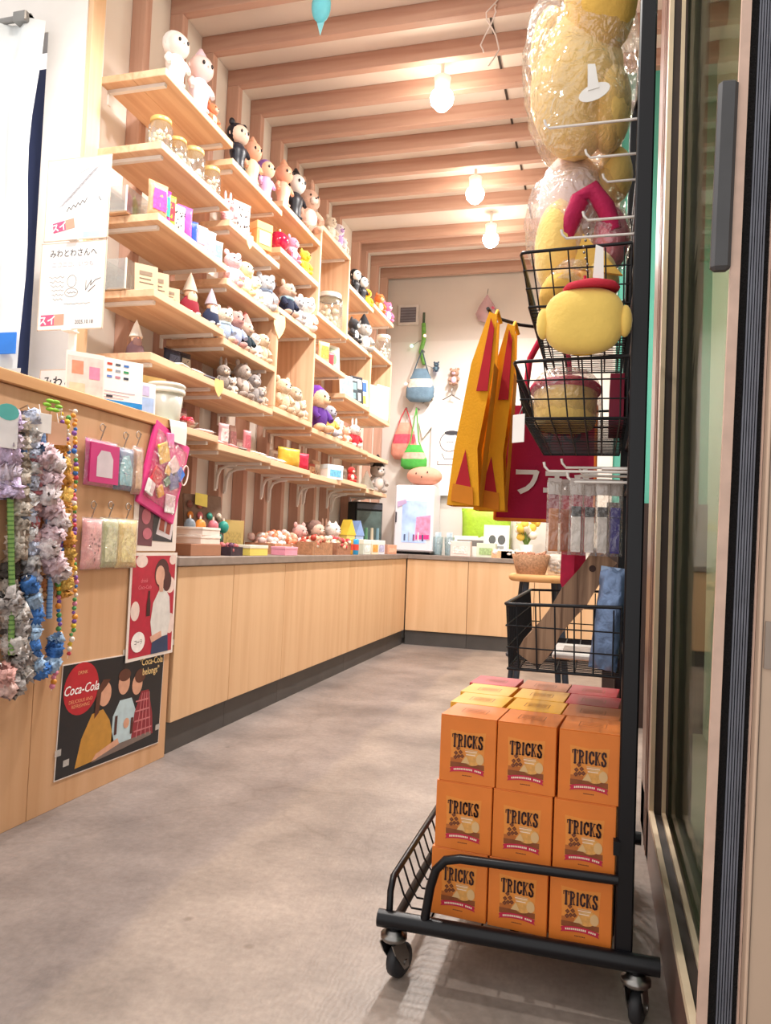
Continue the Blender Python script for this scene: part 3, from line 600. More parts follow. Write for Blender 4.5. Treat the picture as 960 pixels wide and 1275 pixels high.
# ---- top rows: vinyl dolls
for k, px, py, n, lb, sk, bd, hood, tuft, bun in (
    ('A1', 219, 85, 78, 'bald pale vinyl doll with a round head at the shelf end', '#fbe6dc', '#f6ece8', '#f4ece6', None, None),
    ('A1', 249, 110, 82, 'pale pink vinyl doll with a pointed lilac tuft', '#fadbd6', '#efe2ee', None, '#f3d9e6', None),
    ('B1', 297, 175, 66, 'vinyl doll in a black hooded suit with ears', '#f3d3c0', '#20222e', '#1c1e28', None, ('#1a1b24', True)),
    ('B1', 314, 195, 62, 'peach vinyl doll with a raised tuft beside the black-hooded doll', '#f4b596', '#f2d8b4', None, '#f0b090', None),
    ('B1', 321, 205, 52, 'small rose vinyl doll tucked behind the others', '#f1aab4', '#e58fae', '#ef8fa8', None, None),
    ('B1', 331, 222, 56, 'vinyl doll with purple hair and a lilac dress', '#f6cfae', '#dfb3de', '#8f62b4', None, None),
    ('C1', 350, 226, 62, 'tall peach vinyl doll with a tall tuft beside the black and white doll', '#f3b596', '#f3bda3', None, '#f3b596', None),
    ('C1', 371, 246, 66, 'vinyl doll in a black suit with a white front', '#f2ede8', '#23232b', '#1c1c24', '#1c1c24', None),
    ('E1', 443, 340, 36, 'black and white penguin figure next to the jar cubby', '#f4f2ee', '#191a20', '#15161c', None, None),
    ('E1', 456, 358, 36, 'black and white penguin figure beside the yellow toy', '#f3f1ed', '#1b1c22', '#15161c', None, None)):
    L = S(k, px, py, -1.70 if sk != '#f1aab4' else -1.82); vinyl_doll(lb, L, hpx(L, n), R90*.75, sk, bd, hood, tuft, bun)
# ---- plush toys along the shelves
PL = [('A1', 263, 140, 32, 'small orange and peach plush at the far end of the doll shelf', dict(fur='#f08a5c', belly='#f7d6c0')),
 ('C1', 395, 262, 58, 'tan long-eared rabbit plush beside the cubby', dict(fur='#d3a892', belly='#f0dcd0', ears='long')),
 ('D1', 421, 300, 32, 'white and lilac plush on the roof of the jar cubby', dict(fur='#f1e6ee', belly='#c9a6dc', ears='flop')),
 ('B2', 283, 238, 34, 'rose pink long-eared plush beside the jars', dict(fur='#efb4ba', belly='#f8e3df', ears='long')),
 ('C2', 363, 315, 34, 'pink plush with a white bow beside the crimson ball', dict(fur='#ec8aa6', belly='#f8d5dd', scarf='#f4f0ee')),
 ('C2', 378, 335, 32, 'yellow-green plush next to the jar cubby divider', dict(fur='#e4cd3c', belly='#c6cf3e', ears='point')),
 ('B3', 292, 330, 44, 'pale pink pig plush among the pastel toys', dict(fur='#f5c6cc', belly='#fae3e2')),
 ('B3', 308, 350, 44, 'cream yellow lamb plush among the pastel toys', dict(fur='#f5e0b0', belly='#fbf1da', ears='flop')),
 ('B3', 322, 365, 34, 'small ivory plush in front of the pastel toys', dict(fur='#f6ead6')),
 ('B3', 334, 368, 46, 'grey and white striped plush leaning by the leaf tag', dict(fur='#c3c6cd', belly='#f1eff0', scarf='#7d8aa0')),
 ('C3', 349, 352, 52, 'brown bear plush with a coral scarf', dict(fur='#b69283', muzzle='#d9b6a6', scarf='#e08b72')),
 ('C3', 359, 370, 44, 'bear plush wearing a navy jacket with a sky blue collar', dict(fur='#caa792', dress='#20273f', scarf='#a9d3e6')),
 ('C3', 379, 398, 44, 'round white plush with a pink ear by the cubby roof', dict(fur='#f2ece6', belly='#f7d6d2')),
 ('B4', 284, 405, 48, 'cream teddy bear plush with a pale blue ribbon', dict(fur='#e9d6bf', dress='#a8b9d6', scarf='#d4ecf2')),
 ('B4', 300, 400, 52, 'dusty pink bear plush in a blue grey dress', dict(fur='#c9958e', dress='#a9b4cf')),
 ('B4', 313, 425, 46, 'dark-suited plush with a coral striped hat', dict(fur='#d7b7a2', dress='#23323c', hat='#d98c84', ears='none')),
 ('B4', 325, 440, 36, 'white round seal plush beside the dark-suited one', dict(fur='#f6efe8', ears='none')),
 ('B4', 337, 438, 42, 'sandy long-haired plush next to the cubby divider', dict(fur='#d6bb9d', ears='flop')),
 ('B5', 278, 462, 34, 'tiny grey donkey plush with cream face', dict(fur='#8f8178', muzzle='#e6d6c2', ears='long')),
 ('B5', 298, 475, 46, 'shaggy grey-brown koala plush', dict(fur='#a5948a', belly='#d8c9bc')),
 ('B5', 320, 488, 38, 'grey mouse plush with big round ears', dict(fur='#9b9290', muzzle='#d9ccc6')),
 ('B5', 330, 492, 26, 'small beige mouse plush at the end of the mouse shelf', dict(fur='#cbb9a8')),
 ('B5', 292, 486, 22, 'tiny white plush sitting in front of the koala', dict(fur='#f1e6da')),
 ('C4', 352, 478, 44, 'beige teddy bear plush sitting in the cubby', dict(fur='#dcc3a4', muzzle='#efdfca')),
 ('C4', 366, 490, 40, 'oatmeal floppy-eared plush sitting in the cubby', dict(fur='#c9ae92', ears='flop', belly='#e8d8c4')),
 ('C4', 377, 508, 26, 'small cream plush at the cubby floor edge', dict(fur='#ead9c2')),
 ('E1', 466, 368, 24, 'yellow duck plush beside the penguin figures', dict(fur='#f2c32c', muzzle='#f08a2a', ears='none')),
 ('F1', 472, 376, 26, 'orange fox plush near the back wall', dict(fur='#f0813c', belly='#f9d9b8', ears='point')),
 ('F1', 482, 386, 26, 'pink and white rabbit plush at the end of the top shelf', dict(fur='#f07fae', belly='#f6ecec')),
 ('E2', 440, 402, 32, 'black and white cat plush beside the jar cubby', dict(fur='#2a2a2e', belly='#eceae6', ears='point', muzzle='#f0eeea')),
 ('E2', 455, 415, 38, 'grey striped cat plush with a black hat', dict(fur='#a9a5a0', belly='#eeeae4', ears='point', hat='#1f1f24')),
 ('D5', 401, 512, 56, 'plush doll with long purple hair', dict(fur='#e9c09a', dress='#5a2f86', hair='#6a2f94', ears='none')),
 ('D5', 414, 520, 40, 'grey elephant plush with a yellow shirt', dict(fur='#a7a3ae', dress='#ecc062', ears='flop')),
 ('E5', 431, 535, 22, 'small peach figure plush on the low shelf', dict(fur='#f0b79c', belly='#fae6da')),
 ('E5', 441, 536, 30, 'red and white plush figure with long ears', dict(fur='#e9ddd6', dress='#d0303c', ears='long')),
 ('E6', 437, 590, 20, 'red robin plush on the counter shelf', dict(fur='#cf2f2c', belly='#f1ddcc', ears='none'))]
PL += [('B3', 300, 338, 40, 'lavender bear plush tucked behind the pastel toys', dict(fur='#cfc3e2', belly='#eee6f2')), ('B3', 315, 352, 38, 'pale aqua bear plush tucked behind the ivory one', dict(fur='#bcd8dc', belly='#eaf3f2')), ('C3', 369, 385, 36, 'light grey cat plush behind the white round plush', dict(fur='#b7b2b4', ears='point')),
 ('B4', 291, 402, 44, 'chestnut bear plush tucked behind the dressed bears', dict(fur='#8f6a58', muzzle='#c9a78f')), ('B4', 319, 428, 36, 'grey rabbit plush tucked behind the seal plush', dict(fur='#a8a0a0', ears='long')), ('B5', 288, 468, 36, 'navy blue bear plush tucked behind the donkey', dict(fur='#3c4258', muzzle='#8f92a4')), ('B5', 310, 482, 38, 'taupe sloth plush tucked behind the mice', dict(fur='#9c8474', muzzle='#d6c4b2', ears='none')),
 ('C4', 359, 484, 36, 'white lamb plush tucked behind the cubby bears', dict(fur='#efe6da', ears='flop', muzzle='#d9c0ac')), ('C4', 344, 468, 30, 'brown hamster plush in the cubby corner', dict(fur='#a98468', belly='#e6d4c0')), ('D5', 408, 520, 34, 'golden lion plush tucked behind the elephant', dict(fur='#dba648', hair='#b8742e', ears='none')), ('D5', 423, 528, 28, 'white bear plush beside the elephant', dict(fur='#efe8e2')), ('E2', 447, 410, 30, 'charcoal cat plush tucked between the cats', dict(fur='#55525a', ears='point')),
 ('C2', 370, 325, 28, 'orange bear plush tucked behind the yellow-green one', dict(fur='#e8964c')), ('C1', 384, 256, 40, 'mustard bird plush tucked beside the tan rabbit', dict(fur='#e2b04a', ears='none')), ('D1', 411, 296, 30, 'cream bear plush on the jar cubby roof', dict(fur='#eadbc8')), ('D1', 431, 315, 22, 'tiny ivory plush at the far end of the cubby roof', dict(fur='#f2e9dc'))]
for k, px, py, n, lb, kw in PL:
    L = S(k, px, py, -1.835 if ('tucked' in lb or 'corner' in lb) else -1.82 if 'brown bear' in lb else -1.705); plush_toy(lb, L, hpx(L, n*1.06), R90*random.uniform(.6, .95), **kw)
# gnome, straw doll, star doll
def gnome(label, loc, h, rz, robe, hat, beard):
    t = thing('gnome_doll', label, 'doll', loc, rz)
    def part(n, b, m): o = b.build(n, m, t); scale(o, h)
    part('body', M().lathe([(.2, 0), (.24, .08), (.2, .3), (.1, .45), (0, .46)], seg=14), mat(robe, .9)); part('head', M().ell((0, -.02, .5), .13, 12, 8), mat('#e7bfa2', .7))
    part('beard', M().ell((0, -.12, .38), (.12, .08, .16), 10, 7, jit=.06), mat(beard, .95)); part('hat', M().lathe([(.17, 0), (.14, .1), (.07, .3), (0, .45)], (0, 0, .55), 12), mat(hat, .9))
    part('nose', M().ell((0, -.16, .5), .03, 8, 5), mat('#d99a80', .7))
    for sx in (-1, 1): part('foot', M().ell((sx*.1, -.16, .04), (.08, .12, .045), 10, 6), mat('#f3ece6', .8))
L = S('A4', 264, 405, -1.70); gnome('navy gnome doll with a grey pointed hat', L, hpx(L, 48), R90*.8, '#28304c', '#b8a9b4', '#f2efee')
L = S('A4', 237, 355, -1.72); gnome('straw doll with a tan pompom hat and red shoes', L, hpx(L, 56), R90*.7, '#8e2433', '#c7b4a0', '#d9c7a8')
L = S('A5', 170, 405, -1.80); gnome('brown-haired doll with a white star hat', L, hpx(L, 50), R90*.6, '#6e5258', '#f6efe6', '#8c6a66')
# ---- jars
for px, py, n, wn, lb, lid, fill in ((193, 165, 40, 15, 'largest glass jar with a gold lid at the shelf end', '#d8b36a', '#e9d8b8'), (212, 182, 34, 13, 'second gold-lidded glass jar from the shelf end', '#d4ad66', '#f0e2cc'),
                                 (241, 207, 40, 14, 'gold-lidded glass jar filled with white sweets', '#d2b477', '#f6f0ea'), (263, 222, 36, 12, 'gold-lidded glass jar next to the pink plush', '#d8b878', '#f3e6d8')):
    L = S('A2', px, py, -1.715); glass_jar(lb, L, hpx(L, n), hpx(L, wn), lid, fill)
L = S('D2', 412, 388, -1.74); glass_jar('large clip-top glass jar with a white tag in its cubby', L, hpx(L, 44), hpx(L, 17), '#cfd4cc', '#cfcbb8', bail=True, tagged=True)
# ---- pouches, boxes, cards on the shelves
for k, px, py, w, h, c, c2, lb in (
    ('A3', 178, 232, 26, 50, '#e7a27c', '#d84aa0', 'tall peach and magenta bag in front of the acrylic case'), ('A3', 193, 243, 20, 48, '#c3359c', '#3fb9a2', 'magenta bag with a teal corner'), ('A3', 204, 245, 16, 46, '#9cc23a', '#d8384c', 'lime green bag with a red foot'),
    ('A3', 213, 262, 24, 40, '#f3eeee', None, 'white pouch with dark and red spots'), ('A3', 222, 265, 20, 46, '#d854b0', None, 'bright pink pouch beside the spotted one'), ('A3', 229, 275, 18, 32, '#2f56c8', None, 'royal blue pouch beside the pink ones'),
    ('A3', 246, 290, 26, 34, '#f0e3ee', '#e3a9d6', 'white and pink printed packet'), ('A3', 262, 300, 24, 36, '#e4ecf0', '#c3a9dc', 'clear pack with a lilac card'), ('A3', 274, 312, 20, 30, '#d8ecec', '#8fb6d2', 'pale aqua packet at the end of its shelf'),
    ('B2', 301, 262, 22, 42, '#efe7df', None, 'cream pouch printed with black spots'), ('C6', 366, 577, 30, 22, '#d9b23c', None, 'mustard yellow pouch lying over the shelf edge'), ('C6', 386, 584, 24, 20, '#c81f44', None, 'crimson pouch lying over the shelf edge'),
    ('D3', 403, 440, 14, 26, '#f0c99a', '#e2a24e', 'small peach packet under the jar cubby'), ('D3', 410, 445, 12, 18, '#d7404c', None, 'small red packet beside the peach one'), ('B6', 322, 548, 12, 30, '#d98a8e', '#b65a66', 'upright rose packet shaped like a house'), ('B6', 301, 535, 14, 30, '#cfa6a8', '#e8d8d6', 'glittery pink tube packet')):
    L = S(k, px, py, -1.70); pouch(lb, L, hpx(L, w)*1.2, hpx(L, h), hpx(L, w)*.45, R90*random.uniform(.55, .8), c, c2, dots='#3b2a30' if 'spots' in lb else None)
L = S('B2', 323, 292, -1.70); carton('orange paper box with a round tag', L, hpx(L, 24), hpx(L, 22), hpx(L, 34), R90*.7, '#f0a060', '#f4b074', '#f7d2a4')
L = S('D6', 421, 585, -1.70); carton('small white and sky blue box on the counter shelf', L, hpx(L, 26), hpx(L, 14), hpx(L, 18), R90*.7, '#f3f3f2', '#d8ecf6', '#6db8e0')
L = S('F2', 477, 432, -1.71); glass_jar('white round tin with a gold leaf mark', L, hpx(L, 30), hpx(L, 10), '#f3ede4', '#f4efe6', cat='tin')
# crimson ball
L = S('C2', 347, 298, -1.71); t = thing('glossy_ball', 'glossy crimson glass ball on the shelf', 'ornament', L); rr = hpx(L, 13)
M().ell((0, 0, rr), rr, 20, 14).build('globe', mat('#b3123c', .12, var=.05, spec=.7), t); M().cyl((0, 0, 2*rr-.003), (0, 0, 2*rr+.012), rr*.25, rr*.2, 10).build('cap', mat('#d8b070', .3, .8), t)
# acrylic display cases
def acrylic_case(label, loc, w, d, h, rz, inner):
    t = thing('acrylic_case', label, 'case', loc, rz); b = M()
    for (a, c) in (((-w/2, -d/2, 0), (w/2, -d/2+.002, h)), ((-w/2, d/2-.002, 0), (w/2, d/2, h)), ((-w/2, -d/2+.002, 0), (-w/2+.002, d/2-.002, h)), ((w/2-.002, -d/2+.002, 0), (w/2, d/2-.002, h))): b.box(a, c)
    b.build('walls', film('#f4f4f0', .16, .05, 0, 10, .04), t)
    for sx in (-1, 1):
        for sy in (-1, 1): M().box((sx*w/2-.0025, sy*d/2-.0025, 0), (sx*w/2+.0025, sy*d/2+.0025, h)).build('corner_edge', mat('#efe6da', .3), t)
    M().box((-w*.42, -d*.42, .001), (w*.42, d*.42, .012)).build('tray', mat(inner, .7), t)
L = S('A3', 160, 245, -1.83); acrylic_case('clear acrylic case at the end of the bag shelf', L, .18, .10, .10, R90, '#d9b08c')
L = S('A4', 160, 345, -1.83); acrylic_case('clear acrylic case at the end of the straw doll shelf', L, .18, .10, .12, R90, '#c9a480')
for px, py, lb in ((181, 335, 'brown kraft card standing in the acrylic case'), (190, 345, 'second kraft card leaning behind the first'), (207, 352, 'short kraft card beside the straw doll')):
    L = S('A4', px, py, -1.72); card(lb, L, .09, hpx(L, 36 if px < 200 else 24), R90*.55, '#cdb391', [(rect(-.3, .3, .3, .34), '#6b5848'), (rect(-.3, .45, .2, .49), '#6b5848'), (rect(-.3, .6, .25, .75), '#8a745e')], lean=-.15)
# books on E4
for i, (px, c, pc, lb) in enumerate(((434, '#e9e4d8', '#8fc0cc', 'picture book with a pale blue cover'), (441, '#39434a', '#7e9aa0', 'dark grey picture book standing second on its shelf'), (449, '#2b2f38', '#e9e6e2', 'black and white picture book'), (455, '#f0ece4', '#3b66b4', 'picture book with a blue and yellow cover'))):
    L = S('E4', px, 480, -1.70+.004*i); card(lb, L, .11, hpx(L, (28, 26, 34, 34)[i]), R90*.62, c, [(rect(-.4, .55, .4, .9), pc), (rect(-.4, .1, .3, .4), '#d9b04c' if i == 3 else pc)], cat='book', name='picture_book', th=.012, lean=-.12)
L = S('D3', 424, 450, -1.72); card('green patterned picture card under the jar cubby', L, .1, hpx(L, 34), R90*.7, '#dfe2d4', [(rect(-.4, .1, .4, .9), '#a9b79a'), (circ(0, .5, .2, .2, 10), '#6f8466')], lean=-.1)
for i, (px, z0, lb) in enumerate(((470, 0, 'white printed paper bag, rear one of the pair'), (478, 0, 'white printed paper bag with a yellow emblem'))):
    L = S('F4', px, 490, -1.73+.035*i); pouch(lb, L, .16, hpx(L, 44 if i else 40), .03, R90*.75, '#f5f0ea', '#f0dfc0', cat='bag', name='paper_bag')
# flat packs and small goods on the counter-height row
for k, px, py, w, h, c, lb in (('A6', 243, 530, .05, .03, '#c43c4c', 'red candies heaped in a small dish'), ):
    L = S(k, px, py, -1.73); t = thing('candy_dish', lb, 'dish', L); M().lathe([(.03, 0), (.05, .012), (.07, .03), (.066, .03), (.045, .014), (0, .012)], seg=18).build('dish', GLASS, t)
    q = M()
    for i in range(14): a = random.uniform(0, 6.28); r_ = .04*math.sqrt(random.random()); q.ell((r_*math.cos(a), r_*math.sin(a), .022+random.uniform(0, .022)), .013, 8, 5)
    q.build('candies', mat('#cf3a50', .3), t)
def flat_pack(label, loc, w, l, h, rz, c, c2):
    t = thing('flat_pack', label, 'packet', loc, rz); b = M().pillow(w, l, h, n=8); b.v = [(x, z-l/2, y+h/2) for x, y, z in b.v]; b.build('wrapper', mat(c, .4, var=.12, vs=40), t)
    M().box((-w*.3, -l*.3, h*1.02), (w*.3, l*.3, h*1.02+.001)).build('paper_label', mat(c2, .5, var=.2, vs=60), t)
for k, px, py, c, c2, lb in (('A6', 256, 538, '#d9c4c0', '#5e4a4c', 'clear tray pack of dark sweets'), ('B6', 285, 553, '#f0a9a6', '#f3d8d2', 'pink flat pack at the start of the counter shelf'), ('B6', 298, 558, '#e58f96', '#f7e8e0', 'rose flat pack in the middle of the counter shelf'),
                             ('B6', 310, 562, '#6f625c', '#d9cfc0', 'dark flat pack with a cream label'), ('B6', 321, 566, '#f1e7d4', '#d6b84c', 'cream flat pack with a yellow label'), ('B6', 332, 568, '#efe3e0', '#b8a5a0', 'white flat pack at the end of the pink ones'), ('C6', 346, 573, '#e8e4ea', '#c0b4c4', 'pale lilac flat pack beside the mustard pouch'), ('C6', 356, 578, '#f4efe6', '#e0d3bd', 'ivory flat pack under the mustard pouch'),
                             ('A5', 222, 455, '#efeae2', '#4c4c52', 'white flat pack on the price-card shelf'), ('A5', 240, 463, '#eee5da', '#b8a894', 'cream flat pack on the price-card shelf'), ('A5', 256, 470, '#4b4a58', '#33333e', 'dark blue flat pack at the end of the price-card shelf')):
    L = S(k, px, py, -1.715); flat_pack(lb, L, .10, .09,   .02, R90*random.uniform(.8, 1.1), c, c2)
for k, px, py, w_, h_, c, c2, lb in (('B6', 290, 535, .05, .13, '#d8c9c4', '#9a8a90', 'grey tube pack behind the pink flat packs'), ('B6', 311, 540, .05, .15, '#d9b7b0', '#c88a90', 'tall dusty pink pack behind the flat packs'), ('B6', 333, 548, .06, .09, '#c9a0a0', '#e6d0c8', 'mauve pack behind the ivory flat pack'),
    ('C6', 352, 556, .06, .10, '#e6dcd2', '#b89a8a', 'beige pack behind the lilac flat pack'), ('C6', 376, 566, .07, .12, '#a8705a', '#d8b08c', 'brown pack behind the mustard pouch'), ('D6', 400, 575, .07, .10, '#b0503f', '#e0b894', 'terracotta pack behind the crimson pouch'), ('D6', 410, 578, .06, .13, '#caa488', '#e9d8c4', 'tan pack beside the small white box'),
    ('E6', 446, 585, .06, .12, '#d9d2cc', '#9a948e', 'pale grey pack behind the red robin'), ('A6', 250, 520, .06, .12, '#8a5a5e', '#d9a9a8', 'wine red pack behind the candy dish'), ('A5', 248, 440, .07, .12, '#2d3044', '#5a5e78', 'navy blue pack behind the flat packs'), ('A5', 262, 450, .06, .13, '#39343a', '#b8a894', 'charcoal pack at the end of the price-card shelf'), ('A4', 218, 330, .07, .10, '#b89c78', '#d8c4a4', 'kraft brown pack behind the straw doll')):
    L = S(k, px, py, -1.83); pouch(lb, L, w_*1.3, h_, .04, R90*.8, c, c2)
# glass pyramid, leaf tags, grey round speaker-like thing at the shelf end
L = S('F6', 456, 604, -1.70); t = thing('glass_pyramid', 'clear glass pyramid on the end of the counter shelf', 'ornament', L); M().lathe([(.07, 0), (.0, .15)], seg=4, smooth=False).build('glass_body', film('#eef4f0', .2, .05, 0, 10, .1), t); M().box((-.055, -.055, 0), (.055, .055, .006)).build('base', mat('#d9c8b8', .5), t)
def leaf_tag(label, p, h, c):
    t = thing('leaf_tag', label, 'tag', p, R90*.8); pts = [(.0, -1), (.22, -.72), (.34, -.45), (.34, -.2), (.3, 0), (-.3, 0), (-.34, -.2), (-.34, -.45), (-.22, -.72)]
    M().prism([(x*h, z*h) for x, z in pts], (0, 0, 0), (1, 0, 0), (0, 0, 1), (0, 1, 0), .002).build('paper', mat(c, .7), t); M().cyl((0, .001, -.002), (0, .001, .012), .004, None, 8).build('clip', STEEL, t)
leaf_tag('large leaf-shaped cream tag hanging from the pastel plush shelf', Vector((-1.652, PX(349, 388, -1.652).y, 2.03)), .13, '#f0d8a0')
leaf_tag('small tan paper tag hanging below the orange box', Vector((-1.652, PX(311, 308, -1.652).y, 2.30)), .07, '#f2c896')
leaf_tag('yellow paper tag on the edge of the mouse plush shelf', Vector((-1.652, PX(273, 478, -1.652).y, 1.55)), .08, '#f0cc86')
# ================================================================== SERVICE DESK: on top
ZD = 1.2832
def scrib(n, x0, x1, z, amp, seed):
    rnd = random.Random(seed); return [(x0+(x1-x0)*i/n, z+amp*math.sin(i*2.3+rnd.random())*rnd.uniform(.3, 1)) for i in range(n+1)]
def autograph(label, loc, w, h, rz, lean, draw):
    t = thing('autograph_board', label, 'board', loc, rz, rx=lean)
    M().box((-w/2, 0, 0), (w/2, .003, h), 0, .0005).build('board', mat('#f6f2ef', .5, var=.02), t)
    e = M()
    for a, b in (((-w/2-.001, -.0006, -.001), (-w/2+.002, .0036, h+.001)), ((w/2-.002, -.0006, -.001), (w/2+.001, .0036, h+.001)), ((-w/2, -.0006, -.001), (w/2, .0036, .002)), ((-w/2, -.0006, h-.002), (w/2, .0036, h+.001))): e.box(a, b)
    e.build('gilt_edge', mat('#e4c9b4', .4), t)
    draw(t, w, h); return t
PEN = mat('#3a3a40', .6, var=0); GPEN = mat('#b9b6bd', .6, var=0); STAMP = mat('#e0608a', .5, var=.1); STAMP2 = mat('#f0a890', .5, var=.1); WINK = mat('#fdfafa', .5, var=0)
def stamp(t, cx, cz, w, h, tilt):
    b = M(); b.flat(rect(-w/2, 0, w*.08, h), 0, 0); b.flat(rect(w*.08, 0, w/2, h), 0, 1); o = b.build('pink_stamp', [STAMP, STAMP2], t); o.location = (cx, -.0008, cz); o.rotation_euler = (0, -tilt, 0)
    text('スイ', h*.95, WINK, o, (-w*.22, -.0006, h*.14), bold=.03)
def draw1(t, w, h):
    b = M()
    for i in range(9):
        x = -w*.34+i*w*.06; z = h*(.36+.05*i); ribbon(b, [(x, z), (x+w*.16, z+h*.12), (x+w*.1, z+h*.06), (x+w*.26, z+h*.17)], .0011, -.0006)
    b.build('signature', GPEN, t)
    b = M(); ribbon(b, [(-w*.16+i*w*.035, h*(.36+.012*i)+(h*.03 if i % 2 else -h*.015)) for i in range(10)], .0022, -.0008); b.build('signature', PEN, t); b = M(); ribbon(b, [(w*.0, h*.8), (w*.17, h*.86)], .001, -.0008)
    b.build('signature', PEN, t); b = M()
    for z in (.5,): ribbon(b, [(w*.34, h*z), (w*.36, h*(z-.03)), (w*.38, h*(z-.05))], .002, -.0008)
    b.build('signature', PEN, t); stamp(t, -w*.18, h*.12, w*.34, h*.12, .18)
    M().flat(rect(w*.12, h*.02, w*.38, h*.085), -.0006).build('blue_sticker', mat('#bfe4f2', .5), t)
def draw2(t, w, h):
    b = M()
    text('みわとわさんへ', h*.10, PEN, t, (0, -.0008, h*.84), xs=.9)
    text('ニコニコ、いつも', h*.07, GPEN, t, (0, -.0008, h*.72), xs=1.0)
    for k in range(6): ribbon(b, scrib(8, -w*.36+k*.004, -w*.12, h*(.60-.05*k), h*.02, k), .001, -.0008)
    ribbon(b, [(w*.0+w*.07*math.cos(a), h*.55+h*.07*math.sin(a)) for a in [i*.5 for i in range(14)]], .0012, -.0008); ribbon(b, [(w*.0+w*.1*math.cos(a), h*.42+h*.05*math.sin(a)) for a in [i*.5 for i in range(14)]], .0012, -.0008)
    ribbon(b, scrib(8, -w*.07, w*.08, h*.42, h*.015, 5), .0014, -.001)
    ribbon(b, [(w*.22, h*.55), (w*.22, h*.44), (w*.3, h*.55), (w*.29, h*.49), (w*.36, h*.55), (w*.44, h*.57)], .0018, -.0008); ribbon(b, [(w*.26, h*.42), (w*.36, h*.49)], .0022, -.0008); ribbon(b, scrib(12, -w*.1, w*.3, h*.29, h*.008, 9), .0012, -.0008)
    b.build('drawing', PEN, t); stamp(t, -w*.27, h*.05, w*.36, h*.125, .02); text('2025.10.18', h*.06, PEN, t, (w*.22, -.0008, h*.06), xs=.9)
def draw3(t, w, h):
    text('みわとわ', h*.32, PEN, t, (-w*.08, -.0008, h*.56), bold=.012); text('3軒め', h*.30, PEN, t, (-w*.06, -.0008, h*.12), bold=.012)
    b = M(); ribbon(b, [(w*.26+w*.12*math.cos(a), h*.26+h*.17*math.sin(a)) for a in [i*.4 for i in range(17)]], .002, -.0008); b.build('pen_circle', PEN, t)
p3 = PY(83, 462, 2.26); autograph('lowest white autograph board lettered in black pen behind the price card', (p3.x, 2.262, ZD), .235, .135, 0, -.05, draw3)
autograph('middle autograph board with a sketch and a pink stamp', (PY(86, 410, 2.2).x, 2.20, PY(86, 410, 2.2).z), .262, .305, 0, 0, draw2)
autograph('uppermost autograph board with a silver signature and a blue sticker', (PY(93, 298, 2.205).x, 2.207, PY(93, 298, 2.205).z), .256, .29, 0, 0, draw1)
st = thing('board_easel', 'slim white easel post holding the autograph boards on the desk', 'easel', (PY(88, 440, 2.22).x, 2.22, ZD)); M().box((-.012, .0, 0), (.012, .012, .84)).build('post', WHT, st); M().box((-.08, -.02, 0), (.08, .034, .008), 0, .002).build('foot', WHT, st)
for z in (PY(86, 410, 2.2).z, PY(93, 298, 2.205).z): M().box((-.02, -.03, z-ZD-.006), (.02, .012, z-ZD-.001)).build('ledge', WHT, st)
# price card, small pink card, blue leaflet, bucket, yellow card, white board
pc = card('white payment card with small coloured logos and a blue foot', (-1.605, PX(150, 500, -1.605).y, ZD), .155, .165, R90*.62, '#fbf8f5', [(rect(-.5, 0, .5, .12), '#2f8fd8')], lean=-.06, name='payment_card')
for i in range(13):
    cx = (-.05+(i % 4)*.029)-.02; cz = .145-(i//4)*.022; M().flat(rect(cx-.009, cz-.004, cx+.009, cz+.004), -.0012).build('logo_print', mat(('#3c5a9a', '#c74a3a', '#58606a', '#4a7ac0', '#2c2c34', '#e08a3a', '#9aa0a8', '#3a9a60', '#d06a8a', '#6a8ad0', '#c88a9a', '#384050', '#b85a6a')[i], .5, var=0), pc)
for i in range(3): M().flat(rect(-.06, .048-.011*i, .05-.02*i, .0505-.011*i), -.0012).build('text_line', mat('#b8a0b0', .5, var=0), pc)
M().flat(rect(-.05, .027, -.028, .036), -.0012).build('logo_print', mat('#3a3a44', .5, var=0), pc)
card('pink and cream menu card leaning beside the payment card', (-1.62, PX(106, 482, -1.62).y, ZD), .12, .15, R90*.55, '#f6e4dc', [(rect(-.46, 0, .46, .9), '#f3cfc6'), (rect(-.35, .5, -.05, .8), '#e58f72'), (rect(.1, .42, .38, .7), '#d88aa8'), (rect(-.4, .05, 0, .3), '#f0c8a8')], lean=-.12, name='menu_card')
card('white and pale blue leaflet in a clear stand next to the bucket', (-1.612, PX(184, 500, -1.612).y, ZD), .065, .12, R90*.7, '#e9eef8', [(rect(-.4, .1, .4, .55), '#a9c2ea'), (rect(-.4, .6, .1, .9), '#c8bfe4')], lean=-.05, name='leaflet')
card('yellow paper sign behind the bucket', (-1.70, PX(196, 460, -1.70).y, ZD), .11, .19, R90*.7, '#f3d38c', [(rect(-.3, .7, .3, .76), '#b88a40')], lean=-.12, name='paper_sign')
card('tilted white clipboard sheet behind the payment card', (-1.75, PX(140, 440, -1.75).y, ZD), .2, .18, R90*.5, '#f4efe9', [(rect(-.4, .2, .4, .24), '#c6b8b0'), (rect(-.4, .4, .3, .44), '#c6b8b0'), (rect(-.1, .55, .06, .72), '#e07a4c'), (rect(.15, .5, .4, .62), '#f0b060')], lean=-.25, name='notice_sheet')
bp_ = Vector((-1.655, PX(206, 500, -1.655).y, ZD)); t = thing('lidded_bucket', 'translucent white bucket with a ridged lid on the desk end', 'bucket', bp_)
M().lathe([(.052, 0), (.056, .004), (.068, .118), (.064, .118), (.05, .006)], seg=28).build('tub', film('#f2f0e4', .10, .3, .1, 20, .45), t); M().lathe([(.073, .116), (.075, .120), (.075, .130), (.071, .132), (.071, .139), (.075, .142), (.075, .150), (.069, .155), (0, .155)], seg=28).build('lid', mat('#e6e2d4', .35, var=.05), t)
q = M()
